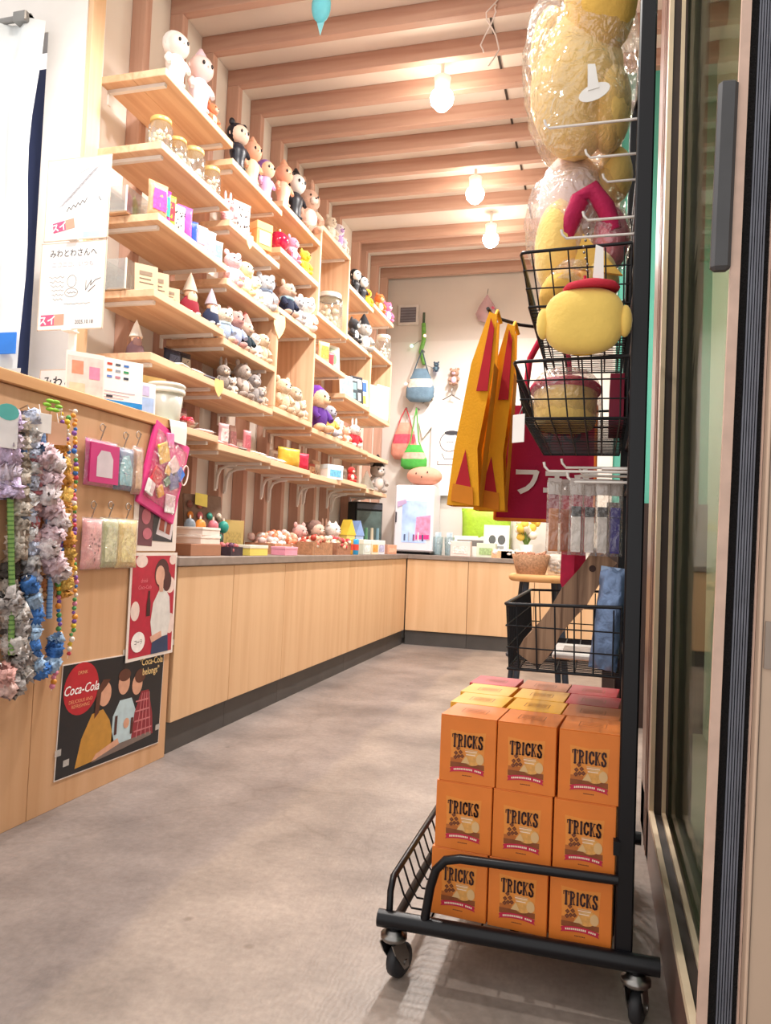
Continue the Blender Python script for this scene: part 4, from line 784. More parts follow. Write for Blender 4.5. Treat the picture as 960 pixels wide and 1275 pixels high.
for i in range(40): a = random.uniform(0, 6.28); r_ = .04*math.sqrt(random.random()); z_ = random.uniform(.008, .07); q.cyl((r_*math.cos(a), r_*math.sin(a), z_), (r_*math.cos(a)+random.uniform(-.01, .01), r_*math.sin(a), z_+.03), .005, None, 6)
q.build('paper_sticks', mat('#dcd0b4', .7, var=.2), t)
# cloth drooping over the desk end
b = M(); n = 8; vs = []
for i in range(n+1):
    for k in range(5):
        u = i/n; v = k/4; vs.append((-1.70+.145*min(1, u*1.6)+.004*math.sin(k*2+i), 2.50+.11*v+.02*u, ZD+.004+(0 if u < .6 else -(u-.6)*.22)+.004*math.sin(3*v+i)))
b.add(vs, [(i*5+k, i*5+k+1, i*5+k+6, i*5+k+5) for i in range(n) for k in range(4)], 0, True)
tag(b.build('paper_towel', mat('#dfe9e2', .8, var=.05)), 'pale mint paper towel drooping over the desk end', 'cloth')
# curtain beside the dark opening, with blue tape and framed sheet
b = M(); vs = []; n = 26
for i in range(13):
    z = 1.30+(2.78-1.30)*i/12
    for k in range(n+1):
        u = k/n; vs.append((-2.72+(.605+.025*i/12+.012*math.sin(i*.6))*u, 2.33+.018*math.sin(u*26)+.008*math.sin(i+u*9), z))
b.add(vs, [(i*(n+1)+k, i*(n+1)+k+1, (i+1)*(n+1)+k+1, (i+1)*(n+1)+k) for i in range(12) for k in range(n)], 0, True)
cu = thing('door_curtain', 'white hanging curtain beside the dark doorway', 'curtain', (-2.45, 2.33, 1.3)); b.build('fabric', mat('#e4e8e8', .85, var=.06, vs=9), cu, True)
M().cyl((-2.8, 2.33, 2.79), (-2.13, 2.33, 2.79), .012, None, 10).build('rod', STEEL, cu, True); M().box((-2.19, 2.30, 2.76), (-2.13, 2.35, 2.80), 0, .004).build('rod_clip', STEEL, cu, True)
bf = PY(8, 430, 2.28); M().box((bf.x-.06, 2.285, bf.z-.03), (bf.x+.035, 2.29, bf.z+.05), 0, .001).build('blue_tape', mat('#2f7fe0', .5), cu, True)
card('grey framed sheet standing on the desk below the blue tape', (PY(6, 445, 2.2).x, 2.2, ZD), .12, .13, 0, '#cfccc8', [(rect(-.4, .08, .4, .9), '#ece6e0'), (rect(-.3, .3, .2, .35), '#b0a8a4')], lean=-.08, name='framed_sheet')
# ================================================================== SERVICE DESK: hung on the front
DX = -1.578
def onface(px, py, X=DX): p = PX(px, py, X); return Vector((X, p.y, p.z))
# posters (flat prints, generic figures)
def poster(label, tl, br, name='poster'):
    a = onface(*tl); c = onface(*br); w_ = c.y-a.y; h_ = a.z-c.z
    t = thing(name, label, 'poster', (DX, (a.y+c.y)/2, c.z), R90); M().box((-w_/2, -.0015, 0), (w_/2, .0005, h_)).build('sheet', mat('#eadfd6', .4, var=.02), t); return t, w_, h_
def pr(t, nm, polys, c, lay, w_, h_, rough=.4): 
    for k, P in enumerate(polys): o = M().flat([((x-.5)*w_, z*h_) for x, z in P], -.0019-.0003*lay-.00002*k).build(nm, mat(c, rough, var=.1, vs=30), t)
    return o
t, w_, h_ = poster('red vintage cola poster of a woman in a white blouse', (162, 688), (213, 812)); t.location.x += .004
pr(t, 'print_ground', [rect(.04, .03, .96, .97)], '#b3203a', 0, w_, h_)
pr(t, 'print_spots', [circ(.22, .92, .12, .06), circ(.9, .93, .08, .05), circ(.04+.09, .46, .09, .09), circ(.86, .68, .11, .08), circ(.9, .3, .1, .1)], '#e6cfc6', 1, w_, h_)
pr(t, 'print_figure', [[(.52, .16), (.46, .34), (.5, .52), (.62, .64), (.74, .66), (.86, .56), (.9, .34), (.84, .16)]], '#d9d6d2', 2, w_, h_)
pr(t, 'print_figure', [[(.5, .03), (.52, .17), (.86, .19), (.88, .03)]], '#2c3c5e', 3, w_, h_)
pr(t, 'print_figure', [circ(.66, .80, .16, .14), circ(.78, .72, .1, .1)], '#4a2226', 3, w_, h_); pr(t, 'print_figure', [circ(.62, .78, .1, .095), [(.6, .72), (.7, .72), (.7, .62), (.62, .62)], [(.46, .2), (.5, .14), (.72, .18), (.7, .24)]], '#d6a48e', 4, w_, h_)
pr(t, 'print_bottle', [[(.36, .40), (.44, .40), (.44, .52), (.42, .58), (.42, .64), (.38, .64), (.38, .58), (.36, .52)]], '#3a1a1c', 4, w_, h_)
pr(t, 'print_disc', [circ(.22, .17, .14, .095)], '#f2ece8', 4, w_, h_); text('コーラ', h_*.055, INK, t, (-.28*w_, -.0036, h_*.15), xs=.8); text('drink', h_*.055, mat('#e0808c', .5, var=0), t, (-.22*w_, -.0036, h_*.72), shear=.2); text('Coca-Cola', h_*.05, mat('#e0808c', .5, var=0), t, (-.20*w_, -.0036, h_*.66), shear=.2)
t, w_, h_ = poster('black vintage cola poster of three friends round a table', (75, 832), (197, 922))
t.rotation_euler = (0, .03, R90); t.location.x -= .001
pr(t, 'print_ground', [rect(.005, .01, .995, .99)], '#1b1a1e', 0, w_, h_)
pr(t, 'print_figure', [[(.16, .05), (.2, .3), (.28, .5), (.38, .52), (.45, .4), (.5, .2), (.52, .08)]], '#c08a36', 1, w_, h_); pr(t, 'print_figure', [[(.48, .14), (.48, .42), (.54, .56), (.66, .56), (.72, .4), (.72, .14)]], '#b9cfd6', 1, w_, h_)
pr(t, 'print_figure', [[(.68, .13), (.7, .4), (.76, .6), (.84, .6), (.9, .34), (.92, .13)]], '#8c2430', 2, w_, h_)
pr(t, 'print_figure', [circ(.385, .66, .062, .115), circ(.57, .72, .058, .11), circ(.71, .68, .055, .105), [(.3, .06), (.34, .12), (.54, .2), (.56, .14)], circ(.62, .32, .03, .05)], '#d8a184', 3, w_, h_)
pr(t, 'print_plaid', [[(.705, .2+.1*k), (.90-.02*k, .2+.1*k), (.90-.02*k, .215+.1*k), (.705, .215+.1*k)] for k in range(4)]+[[(.73+.05*k, .14), (.738+.05*k, .14), (.775+.025*k, .58), (.768+.025*k, .58)] for k in range(4)], '#c8767a', 4, w_, h_)
pr(t, 'print_hair', [[(.30, .45), (.31, .7), (.36, .8), (.43, .79), (.40, .74), (.35, .68), (.34, .5)], circ(.57, .80, .062, .06), circ(.735, .76, .058, .07)], '#5a3020', 4, w_, h_); pr(t, 'print_table', [[(.3, .05), (.5, .14), (.9, .16), (.9, .12), (.6, .08)]], '#7a6a62', 3, w_, h_)
pr(t, 'print_bottle', [rect(.5, .24, .525, .42), rect(.665, .2, .69, .36)], '#4a2018', 5, w_, h_)
pr(t, 'print_disc', [circ(.17, .76, .15, .235, 28)], '#bb1e2c', 2, w_, h_); text('Coca-Cola', h_*.12, WINK, t, (-.33*w_, -.0034, h_*.72), shear=.28, bold=.012, xs=.95); text('DRINK', h_*.045, mat('#f0b080', .5, var=0), t, (-.33*w_, -.0034, h_*.89)); text('DELICIOUS AND\nREFRESHING', h_*.045, mat('#f0b080', .5, var=0), t, (-.33*w_, -.0034, h_*.64))
text('"Coca-Cola\nbelongs"', h_*.10, mat('#e8c88a', .5, var=0), t, (.35*w_, -.0034, h_*.86), bold=.012, xs=.9)
for px, py in ((72, 938), (82, 950), (196, 905), (214, 800), (156, 812)):
    p = onface(px, py, -1.5775); M().box((p.x, p.y-.014, p.z-.01), (p.x+.0006, p.y+.014, p.z+.01)).build('tape_corner', film('#fbf6f0', .2, .2, .5, 60, .35), t if py > 820 else t, True)
# photo sheets above the red poster, bright party pack
t, w_, h_ = poster('cream sheet with two dark photo strips above the red poster', (168, 612), (218, 686)); pr(t, 'photo', [[(.1, .1), (.42, .08), (.42, .9), (.1, .88)]], '#6a3c46', 1, w_, h_); pr(t, 'photo', [[(.42, .18), (.9, .16), (.9, .6), (.42, .9)]], '#2f3038', 2, w_, h_)
pr(t, 'photo', [[(.5, .3), (.86, .2), (.94, .62), (.6, .74)]], '#d8d0d4', 3, w_, h_); pr(t, 'photo', [[(.56, .38), (.68, .34), (.7, .6), (.6, .64)], [(.72, .32), (.82, .29), (.86, .56), (.76, .58)]], '#a8503e', 4, w_, h_); pr(t, 'photo', [circ(.3, .3, .1, .1), circ(.26, .6, .1, .14)], '#c06a7a', 4, w_, h_)
p = onface(196, 640); t = thing('party_pack', 'bright pink toy pack with yellow and blue trinkets', 'packet', (DX+.012, 2.49, .905), R90); t.rotation_euler = (0, .30, R90); t.location = (DX+.012, 2.46, .925)
M().box((-.125, -.004, 0), (.125, .010, .32), 0, .003).build('backing_card', mat('#e23f8c', .4, var=.12, vs=18), t); M().pillow(.22, .26, .03, (0, -.008, .03), wr=.06).build('clear_front', film('#ffeef4', .10, .12, .9, 40, .0), t)
for x, z, s_, c in ((-.05, .22, .034, '#f0cf3a'), (-.06, .12, .03, '#d2243c'), (-.02, .08, .02, '#f0b83a'), (.03, .2, .03, '#f0e6da'), (.05, .15, .03, '#4a62a0'), (.085, .19, .022, '#2f7ae0'), (-.085, .07, .025, '#f2ece6'), (0, .17, .016, '#e8c84a'), (.01, .13, .016, '#3a8a5a'), (.06, .06, .032, '#f0ece8'), (-.03, .28, .025, '#f27ab0')):
    o = M().box((-s_, -.004, -s_*1.1), (s_, .004, s_*1.1), 0, .003).build('trinket', mat(c, .4, var=.25, vs=60), t); o.location = (x, -.012, z); o.rotation_euler = (0, random.uniform(-.7, .7), 0)
M().tube([(.12+.022*math.cos(a), -.01, .2+.04*math.sin(a)) for a in [i*math.pi/8 for i in range(16)]], .003, 6, closed=True).build('ring', mat('#f4dccf', .4), t)
# hanging packs on wire hooks
def hook_pack(label, tl, br, c, c2, frame=False, dots=None):
    a = onface(*tl); d = onface(*br); w_ = d.y-a.y; h_ = a.z-d.z; t = thing('hanging_pack', label, 'packet', (DX+.014, (a.y+d.y)/2, d.z), R90, 'packs hung on the desk front')
    M().pillow(w_, h_, .02, wr=.05).build('wrapper', mat(c, .35, var=.15, vs=40, bump=.2), t)
    if frame:
        M().prism([(-w_*.46, .01), (w_*.46, .01), (w_*.46, h_*.93), (-w_*.46, h_*.93)], (0, -.017, 0), (1, 0, 0), (0, 0, 1), (0, 1, 0), .005).build('picture_frame', mat(c2, .4, var=.1), t); M().flat([(-w_*.26, h_*.2), (w_*.26, h_*.2), (w_*.26, h_*.62), (w_*.14, h_*.78), (-w_*.14, h_*.78), (-w_*.26, h_*.62)], -.0176).build('frame_window', mat('#cdbfc6', .3), t)
    elif c2: M().flat([(-w_*.3, h_*.12), (w_*.3, h_*.12), (w_*.34, h_*.5), (w_*.12, h_*.85), (-w_*.2, h_*.8), (-w_*.34, h_*.5)], -.0106).build('printed_panel', mat(c2, .4, var=.25, vs=60), t)
    if dots:
        q = M()
        for i in range(14): q.flat(circ(random.uniform(-.3, .3)*w_, random.uniform(.15, .7)*h_, .004, n=7), -.0112-.00002*i)
        q.build('printed_dots', mat(dots, .5, var=0), t)
    M().pillow(w_*1.06, h_*1.04, .03, (0, 0, -.002), wr=.03).build('clear_sleeve', FILM, t)
    M().tube([(0, .008, h_*.97), (0, -.004, h_+.03), (0, -.012, h_+.05)], .0022, 6).tube([(.012*math.cos(a), .0, h_+.045+.012*math.sin(a)) for a in [i*math.pi/6 for i in range(12)]], .0018, 5, closed=True).build('hook', CHR, t)
hook_pack('magenta glitter picture frame in a clear bag', (102, 545), (138, 608), '#d44a94', '#c02672', True)
hook_pack('sky blue and navy pack next to the magenta frame', (139, 556), (160, 612), '#3d5f92', '#7fc3d8')
hook_pack('mixed coloured trinket pack beside the toy pack', (161, 556), (170, 616), '#b88a78', '#d8b090')
hook_pack('pink pouch with small dark hearts', (98, 645), (120, 708), '#eba9b0', None, dots='#8a4a58')
hook_pack('sage green pouch with a pale bow', (121, 645), (140, 706), '#b9bf92', '#d3d6ae')
hook_pack('pale yellow pouch printed with a banana figure', (141, 646), (164, 706), '#ecd28a', '#f2dc9a')
# scrunchie strands, ribbons and beads
def strand(label, pts, r, c, c2, jit=.35, step=.0045, name='scrunchie_strand', cat='hair tie', X=-1.535):
    r *= 1.25; P = [onface(x, y, X) for x, y in pts]; t = thing(name, label, cat, P[-1]); path = []
    for a, b_ in zip(P, P[1:]):
        n = max(2, int((b_-a).length/step))
        for i in range(n): path.append(a.lerp(b_, i/n)+Vector((random.uniform(-.1, .1)*r, random.uniform(-.12, .12)*r, 0)))
    # ruffled lobes: each scrunchie is a gathered puff on the strand
    L = len(path); per = max(5, int(.046/step)); k = 0; seg = 20
    for s0_ in range(0, L-2, per):
        chunk = path[s0_:s0_+per+1]; n_ = len(chunk); R = [r*(.55+.45*math.sin(math.pi*(i+.5)/n_)**.6)*(1.14 if i % 2 else .86) for i in range(n_)]
        q = M().tube(chunk, R, seg, caps=False)
        for i in range(len(q.v)):
            c_ = chunk[i//seg]; f_ = (1.13 if (i % seg) % 2 else .84)*random.uniform(.92, 1.08); q.v[i] = tuple(c_[j]+(q.v[i][j]-c_[j])*f_ for j in range(3))
        q.build('scrunchie', mat(c if k % 2 == 0 else c2, .9, var=.28, vs=70, bump=.5, bs=120), t, True); k += 1
    M().tube([P[0]+Vector((-.035, 0, .0)), P[0]+Vector((-.005, 0, .012)), P[0]], .002, 5).build('hook', CHR, t, True)
strand('lilac ribbed scrunchie strand at the desk end', [(8, 515), (6, 570), (8, 625)], .030, '#d8c4e6', '#e4d6ee')
strand('dark leopard print scrunchie strand', [(24, 520), (22, 580), (24, 640), (20, 700)], .022, '#a89a8c', '#ddd2c6')
strand('blue and white floral scrunchie strand', [(36, 510), (40, 560), (34, 640), (38, 700), (42, 770)], .02, '#c9cfe4', '#e9e4ea')
strand('fluffy pale pink scrunchie strand', [(48, 560), (66, 580), (58, 620), (72, 650), (56, 680), (76, 720)], .026, '#f4ccd4', '#f8dee0', X=-1.515)
strand('red and pink floral scrunchie strand', [(40, 560), (44, 610), (36, 660), (50, 690)], .018, '#c97a80', '#e3b9bd')
strand('amber yellow scrunchie strand behind the pink one', [(70, 530), (80, 600), (78, 640), (84, 680), (80, 745)], .018, '#e0b45c', '#d99a48', X=-1.55)
strand('tawny orange scrunchie strand', [(60, 640), (52, 690), (50, 750)], .016, '#d28a5a', '#e0a876', X=-1.55)
strand('grey tulle scrunchie strand hanging lowest at the desk end', [(6, 740), (24, 770), (18, 800), (28, 835), (8, 862)], .028, '#b7b0ae', '#dcd6d2')
strand('pale coral scrunchie hanging at the desk corner', [(2, 830), (4, 870)], .024, '#eab0a8', '#f0c6be', X=-1.52)
strand('deep blue lace scrunchie strand', [(34, 720), (44, 760), (38, 800), (46, 838), (66, 826), (70, 790)], .018, '#4a7ec6', '#a9c6e6', X=-1.52)
strand('small black and cream scrunchie strand', [(12, 700), (10, 740), (14, 790)], .02, '#4e4844', '#a89e94', X=-1.55)
def cord(label, pts, r, c, c2, X=-1.525, name='ribbed_cord'):
    P = [onface(x, y, X) for x, y in pts]; t = thing(name, label, 'hair band', P[-1]); M().tube(P, r, 10).build('cord', mat(c, .6, var=.1), t, True); q = M()
    for a, b_ in zip(P, P[1:]):
        n = int((b_-a).length/.012)
        for i in range(n): p = a.lerp(b_, (i+.5)/n); q.cyl(p-(b_-a).normalized()*.002, p+(b_-a).normalized()*.002, r*1.12, None, 10)
    q.build('ribs', mat(c2, .6), t, True)
cord('bright green ribbed hair cord', [(12, 545), (13, 640), (15, 740), (14, 815)], .008, '#8db86a', '#5e8a48')
cord('sky blue ribbed hair cord under the pink fluff', [(52, 520), (56, 600), (64, 690), (61, 770)], .008, '#8fb4de', '#6a92c8')
cord('light blue hair cord beside the floral strand', [(30, 560), (31, 625)], .008, '#6f9ad0', '#5a82bc')
BC = [mat(c, .35, var=.05) for c in ('#e8c63c', '#d8485a', '#3f7ed0', '#f2e8dc', '#5aa45c', '#e58fae', '#8a5ab0', '#f0a040')]
def beads(label, pts, r, X=-1.55, seed=1):
    rnd = random.Random(seed); P = [onface(x, y, X) for x, y in pts]; t = thing('bead_string', label, 'beads', P[-1]); qs = [M() for _ in BC]
    M().tube([P[0]+Vector((-.02, 0, .005))]+P, .0012, 4).build('string', WHT, t, True); idx = 0
    for a, b_ in zip(P, P[1:]):
        n = max(1, int((b_-a).length/(r*1.7)))
        for i in range(n):
            c = rnd.randrange(len(BC)); rr = r*rnd.uniform(.7, 1.25); qs[c].ell(a.lerp(b_, i/n)+Vector((rnd.uniform(-.2, .2)*r, rnd.uniform(-.6, .6)*r, 0)), rr, 8, 6)
    for q, m in zip(qs, BC):
        if q.v: o = q.build('beads', m, t, True); o['kind'] = 'stuff'
beads('long multicoloured bead string nearest the picture frames', [(93, 512), (94, 600), (91, 680), (95, 730), (90, 790), (84, 820)], .0075, seed=3)
beads('multicoloured bead string with a woven blue bead', [(84, 520), (86, 600), (74, 700), (72, 760), (76, 800), (64, 860)], .0075, seed=5)
beads('pastel bead string among the yellow scrunchies', [(76, 510), (80, 570), (86, 640)], .007, seed=8)
p = onface(72, 540, -1.51); t = thing('paper_price_tag', 'brown paper price tag tied among the bead strings', 'tag', p, R90*.8); M().prism([(-.03, -.035), (.03, -.03), (.028, .03), (-.02, .035), (-.032, .02)], (0, 0, 0), (1, 0, 0), (0, 0, 1), (0, 1, 0), .002).build('paper', mat('#d9a98a', .7), t); M().tube([(0, 0, .03), (0, .01, .06)], .001, 4).build('thread', WHT, t)
p = onface(50, 525, -1.51); t = thing('plastic_flower_tag', 'white paper tag over the floral strand', 'tag', p, R90*.8); M().box((-.03, 0, -.03), (.035, .002, .025), 0, .001).build('paper', mat('#f3efec', .6), t); M().tube([(0, 0, .025), (0, .01, .05)], .001, 4).build('thread', WHT, t)
p = onface(66, 505, -1.53); t = thing('green_bow', 'small lime green ribbon bow above the bead strings', 'bow', p, R90*.8)
for a in range(6): M().ell((.018*math.cos(a*1.05), 0, .014*math.sin(a*1.05)), (.014, .006, .006), 8, 5).build('loop', mat('#8fc83c', .5), t)
p = onface(10, 520, -1.50); t = thing('hang_card', 'white hang card with a teal round top', 'card', (p.x, p.y, p.z-.04), R90*.8); M().box((-.03, 0, -.04), (.03, .003, .05), 0, .001).build('card_body', mat('#e9e6e8', .5), t); M().prism(circ(0, .055, .03, .022, 14), (0, -.0004, 0), (1, 0, 0), (0, 0, 1), (0, 1, 0), .003).build('round_top', mat('#5fb9b4', .5), t)
# ================================================================== GOODS ON THE RACK
WIRE = mat('#e6ddd6', .35, .2, .04)
def rack_hook(y, z, L, up=.018, tipflag=False):
    b = M().tube([(.058, y, z), (.045-L*.3, y, z), (.045-L, y, z), (.045-L-.008, y, z+up*.5), (.045-L-.01, y, z+up)], .0028, 8)
    o = b.build('wire_hook', WIRE, rk, True)
    if tipflag: M().box((.045-L-.004, y-.012, z-.006), (.045-L+.02, y+.012, z+.004)).prism([(-.012, -.02), (.012, -.02), (.012, .03), (-.012, .03)], (.045-L-.006, y, z), (0, 1, 0), (0, 0, 1), (1, 0, 0), .002).build('price_holder', WIRE, o)
for y, z, L, tf in ((1.52, 1.693, .165, False), (1.58, 1.655, .085, False), (1.64, 1.63, .05, False), (1.54, 1.508, .085, True), (1.52, 1.466, .125, False), (1.57, 1.995, .17, False), (1.53, 1.005, .145, False), (1.60, 1.02, .115, False), (1.67, 1.01, .08, False), (1.53, .985, .10, False)):
    rack_hook(y, z, L, tipflag=tf)
for y, z in ((1.55, 1.01),): M().box((.0, y-.02, z+.0), (.05, y+.05, z+.004)).build('hook_plate', WIRE, rk, True)
def film_bag(t, c, w, d, h, seed=0, mouth=.25):
    b = M(); rnd = random.Random(seed); seg = 26; rings = 16; vs = []
    for i in range(rings+1):
        v = i/rings; k = math.sin(math.pi*min(1, max(.03, v*.92+.04)))**.42; k = k if v < 1-mouth else k*(.45+.55*(1-v)/mouth)
        for j in range(seg):
            a = 2*math.pi*j/seg; n = 1+rnd.uniform(-.055, .055); vs.append((c[0]+w/2*k*n*math.cos(a), c[1]+d/2*k*n*math.sin(a), c[2]+h*v))
    b.add(vs, [(i*seg+j, i*seg+(j+1) % seg, (i+1)*seg+(j+1) % seg, (i+1)*seg+j) for i in range(rings) for j in range(seg)], 0, True)
    return b.build('clear_bag', FILM, t, True)
YP = mat('#f7cf78', .9, var=.08, vs=12, bump=.35, bs=90, sheen=.3); MAG = mat('#b01f4e', .9, var=.1, vs=20, bump=.3, bs=90); YP2 = mat('#eebd5c', .9, var=.08, vs=14, bump=.3, bs=90); PKW = mat('#f1d9d6', .85, var=.08)
# big wrapped yellow plush at the top of the rack
t = thing('wrapped_plush', 'large golden yellow plush cushion in a clear bag hung highest', 'plush toy', (-.07, 1.66, 1.70))
M().ell((-.075, 1.66, 1.86), (.10, .11, .16), 20, 14, jit=.015).build('body', YP, t, True); M().ell((-.03, 1.60, 1.99), (.075, .08, .11), 16, 10, jit=.015).build('head', YP2, t, True)
M().ell((-.005, 1.66, 1.80), (.045, .09, .09), 14, 10, jit=.02).build('arm', YP, t, True); M().ell((-.13, 1.63, 1.92), (.045, .05, .10), 12, 8).build('arm', YP, t, True)
M().prism(circ(0, 0, .03, .017, 18), (-.035, 1.535, 1.765), (1, 0, .28), (-.1, 0, 1), (0, -1, 0), .0015).build('care_tag', WHT, t, True)
M().prism([(-.01, -.02), (.012, -.02), (.008, .03), (-.006, .034)], (-.04, 1.533, 1.79), (1, 0, .2), (-.1, 0, 1), (0, -1, 0), .0015).build('care_tag', WHT, t, True)
film_bag(t, (-.068, 1.655, 1.675), .245, .25, .44, 2, .12)
# second wrapped plush with a magenta hat
t = thing('wrapped_plush', 'pale wrapped plush wearing a magenta arched hat below the large one', 'plush toy', (-.07, 1.74, 1.44))
M().ell((-.085, 1.78, 1.66), (.075, .10, .10), 16, 10, jit=.02).build('head', PKW, t, True); M().ell((-.105, 1.72, 1.52), (.055, .09, .11), 16, 10, jit=.02).build('body', YP, t, True)
M().tube([(-.105, 1.66, 1.47), (-.085, 1.655, 1.54), (-.06, 1.65, 1.60), (-.035, 1.65, 1.618), (-.008, 1.65, 1.58), (.012, 1.655, 1.53)], [.016, .02, .022, .022, .02, .016], 10).build('hat', MAG, t, True)
M().ell((.01, 1.76, 1.70), (.04, .07, .06), 12, 8).build('arm', YP, t, True)
film_bag(t, (-.075, 1.75, 1.44), .22, .22, .30, 4, .2)
t = thing('wrapped_plush', 'pink wrapped plush pressed against the rack post', 'plush toy', (.0, 1.68, 1.45)); M().ell((.005, 1.70, 1.53), (.038, .055, .07), 14, 10, jit=.02).build('body', mat('#d8667e', .9, var=.1, bump=.3), t, True); film_bag(t, (.005, 1.70, 1.45), .085, .12, .16, 9, .2)
# yellow plush lying in the upper basket
t = thing('wrapped_plush', 'golden plush in a clear bag lying in the upper basket', 'plush toy', (-.07, 1.78, 1.33))
M().ell((-.085, 1.74, 1.40), (.062, .17, .062), 18, 12, jit=.02).build('body', YP2, t, True); M().ell((-.02, 1.68, 1.43), (.045, .1, .06), 14, 10, jit=.02).build('arm', YP, t, True); M().prism([(-.05, 0), (.05, -.02), (-.03, .07)], (-.02, 1.585, 1.43), (1, 0, 0), (0, 0, 1), (0, 1, 0), .01).build('felt_flap', YP2, t, True)
film_bag(t, (-.062, 1.76, 1.333), .165, .40, .15, 6, .2)
# hanging plush head: plain golden head with round ears under a red beret, face left plain
t = thing('plush_head_pouch', 'yellow plush head pouch with a red beret hanging on a chain', 'plush toy', (-.04, 1.455, 1.215))
b = M(); hv = []; seg = 28; rings = 18
for i in range(rings+1):
    ph = math.pi*i/rings
    for j in range(seg):
        a = 2*math.pi*j/seg; sx = abs(math.sin(ph))**.72; cz = -math.cos(ph); cz = math.copysign(abs(cz)**.85, cz)
        hv.append((.073*sx*math.copysign(abs(math.cos(a))**.85, math.cos(a))*(1+.06*max(0, cz)), .034*sx*math.sin(a), .064+.062*cz))
b.add(hv, [(i*seg+j, i*seg+(j+1) % seg, (i+1)*seg+(j+1) % seg, (i+1)*seg+j) for i in range(rings) for j in range(seg)], 0, True); FACE = mat('#f6cf6a', .85, var=.05, vs=20, bump=.15, bs=120, sheen=.3)
b.build('head', FACE, t)
for sx in (-1, 1): M().ell((sx*.074, .0, .062), (.013, .016, .03), 12, 8).build('ear', FACE, t)
M().lathe([(0, .018), (.02, .017), (.045, .010), (.052, .002), (.05, -.004), (.03, -.002), (0, 0)], (.012, -.002, .124), 22, sy=.62).build('beret', mat('#c0283a', .9, var=.08, bump=.2, bs=150), t); M().cyl((.0, -.002, .139), (.0, -.002, .15), .003, None, 8).build('beret_stem', mat('#c0283a', .9), t)
M().tube([(-.073*math.cos(a)*1.0, -.0, .064-.0635*math.sin(a)) for a in [i*math.pi/12 for i in range(13)]], .0012, 5).build('seam', mat('#d7a438', .9), t)
q = M()
for i in range(9): q.ell((.004*math.sin(i), .002, .15+i*.0115), .0026, 6, 4)
q.build('ball_chain', STEEL, t)
M().prism([(-.008, 0), (.012, -.01), (.010, .055), (-.004, .062)], (.022, -.006, .145), (1, 0, 0), (0, 0, 1), (0, 1, 0), .001).build('paper_tag', WHT, t)
# middle basket: tub and maroon box
t = thing('wrapped_tub', 'yellow plush tub with a red band in clear wrap', 'plush toy', (-.075, 1.64, 1.108)); M().lathe([(.058, 0), (.064, .01), (.066, .075), (.05, .092), (0, .098)], (-.078, 1.645, 1.109), 24, sy=1.6).build('tub', YP, t, True)
M().tube([(-.078+.066*math.cos(a), 1.645+.105*math.sin(a), 1.188) for a in [i*math.pi/14 for i in range(28)]], .009, 8, closed=True).build('band', mat('#c93a58', .8), t, True); M().ell((-.07, 1.66, 1.195), (.05, .08, .025), 14, 8).build('lid', mat('#d97a8a', .7), t, True)
film_bag(t, (-.076, 1.645, 1.1085), .15, .25, .125, 11, .12)
carton('maroon box standing by the post in the middle basket', (.026, 1.70, 1.1085), .028, .20, .105, 0, '#8a1436', None, None)
p = PY(646, 522, 1.49); t = thing('price_sleeve', 'white price sleeve clipped below the middle basket', 'tag', (p.x, 1.492, p.z-.02), -.6); M().box((-.016, 0, -.025), (.014, .0015, .03), 0, .0005).build('paper', WHT, t); M().tube([(0, .001, .03), (.005, .004, .045)], .0012, 5).build('clip', STEEL, t)
# tote bags hung from an arm on the far post
TY = 2.22
M().tube([(.062, RY1, 1.53), (-.05, TY+.10, 1.53), (-.165, TY+.15, 1.53), (-.25, TY+.06, 1.52), (-.31, TY-.06, 1.51), (-.32, TY-.11, 1.52)], .005, 8).build('side_arm', BLKM, rk, True)
def tote(label, loc, w, h, d, rz, c, rim, cc, tilt=0):
    t = thing('tote_bag', label, 'bag', loc, rz, rx=0, ry=tilt); top = h*.60; b = M()
    P = lambda x, y, z: (x, y, z)
    vs = [(-w/2, -d/2, 0), (w/2, -d/2, 0), (w/2, d/2, 0), (-w/2, d/2, 0), (-w/2, -d*.18, top), (w/2, -d*.18, top), (w/2, d*.18, top), (-w/2, d*.18, top)]
    b.add(vs, [(0, 3, 2, 1), (0, 1, 5, 4), (2, 3, 7, 6), (1, 2, 6, 5), (3, 0, 4, 7)]); b.build('body', mat(c, .85, var=.06, vs=20, bump=.15, bs=150), t)
    for sy in (-1, 1): M().tube([(-w*.25, sy*d*.16, top), (-w*.2, sy*d*.12, h*.85), (-w*.06, sy*d*.06, h*.99), (w*.06, sy*d*.06, h*.99), (w*.2, sy*d*.12, h*.85), (w*.25, sy*d*.16, top)], .009, 6).build('handle', mat(cc, .85), t)
    e = M()
    for sx in (-1, 1): e.tube([(sx*w/2, -d/2, 0), (sx*w/2, -d*.18, top)], .005, 6)
    e.tube([(-w/2, -d/2, .002), (w/2, -d/2, .002)], .005, 6); e.build('piping', mat(rim, .8), t)
    return t
tr = tote('crimson felt tote bag lettered with katakana', (-.165, TY+.15, .935), .29, .59, .11, .06, '#a30f3c', '#e07a2a', '#b3183f')
NAVY = mat('#1c1f3c', .7, var=0); OR = mat('#c8643a', .7, var=0)
text('フエキ', .092, mat('#e9e2dc', .7, var=.03), tr, (.035, -.054, .085), bold=.035, xs=.95)
for cx in (-.005, .075):
    o = M().add([(cx+.026*math.cos(a), -.044, .262+.026*math.sin(a)) for a in [i*math.pi/12 for i in range(24)]]+[(cx+.017*math.cos(a), -.044, .262+.017*math.sin(a)) for a in [i*math.pi/12 for i in range(24)]], [(i, (i+1) % 24, 24+(i+1) % 24, 24+i) for i in range(24)]).build('ring_print', NAVY, tr); M().flat(circ(cx, .265, .011, n=14), -.0442).build('dot_print', OR, tr)
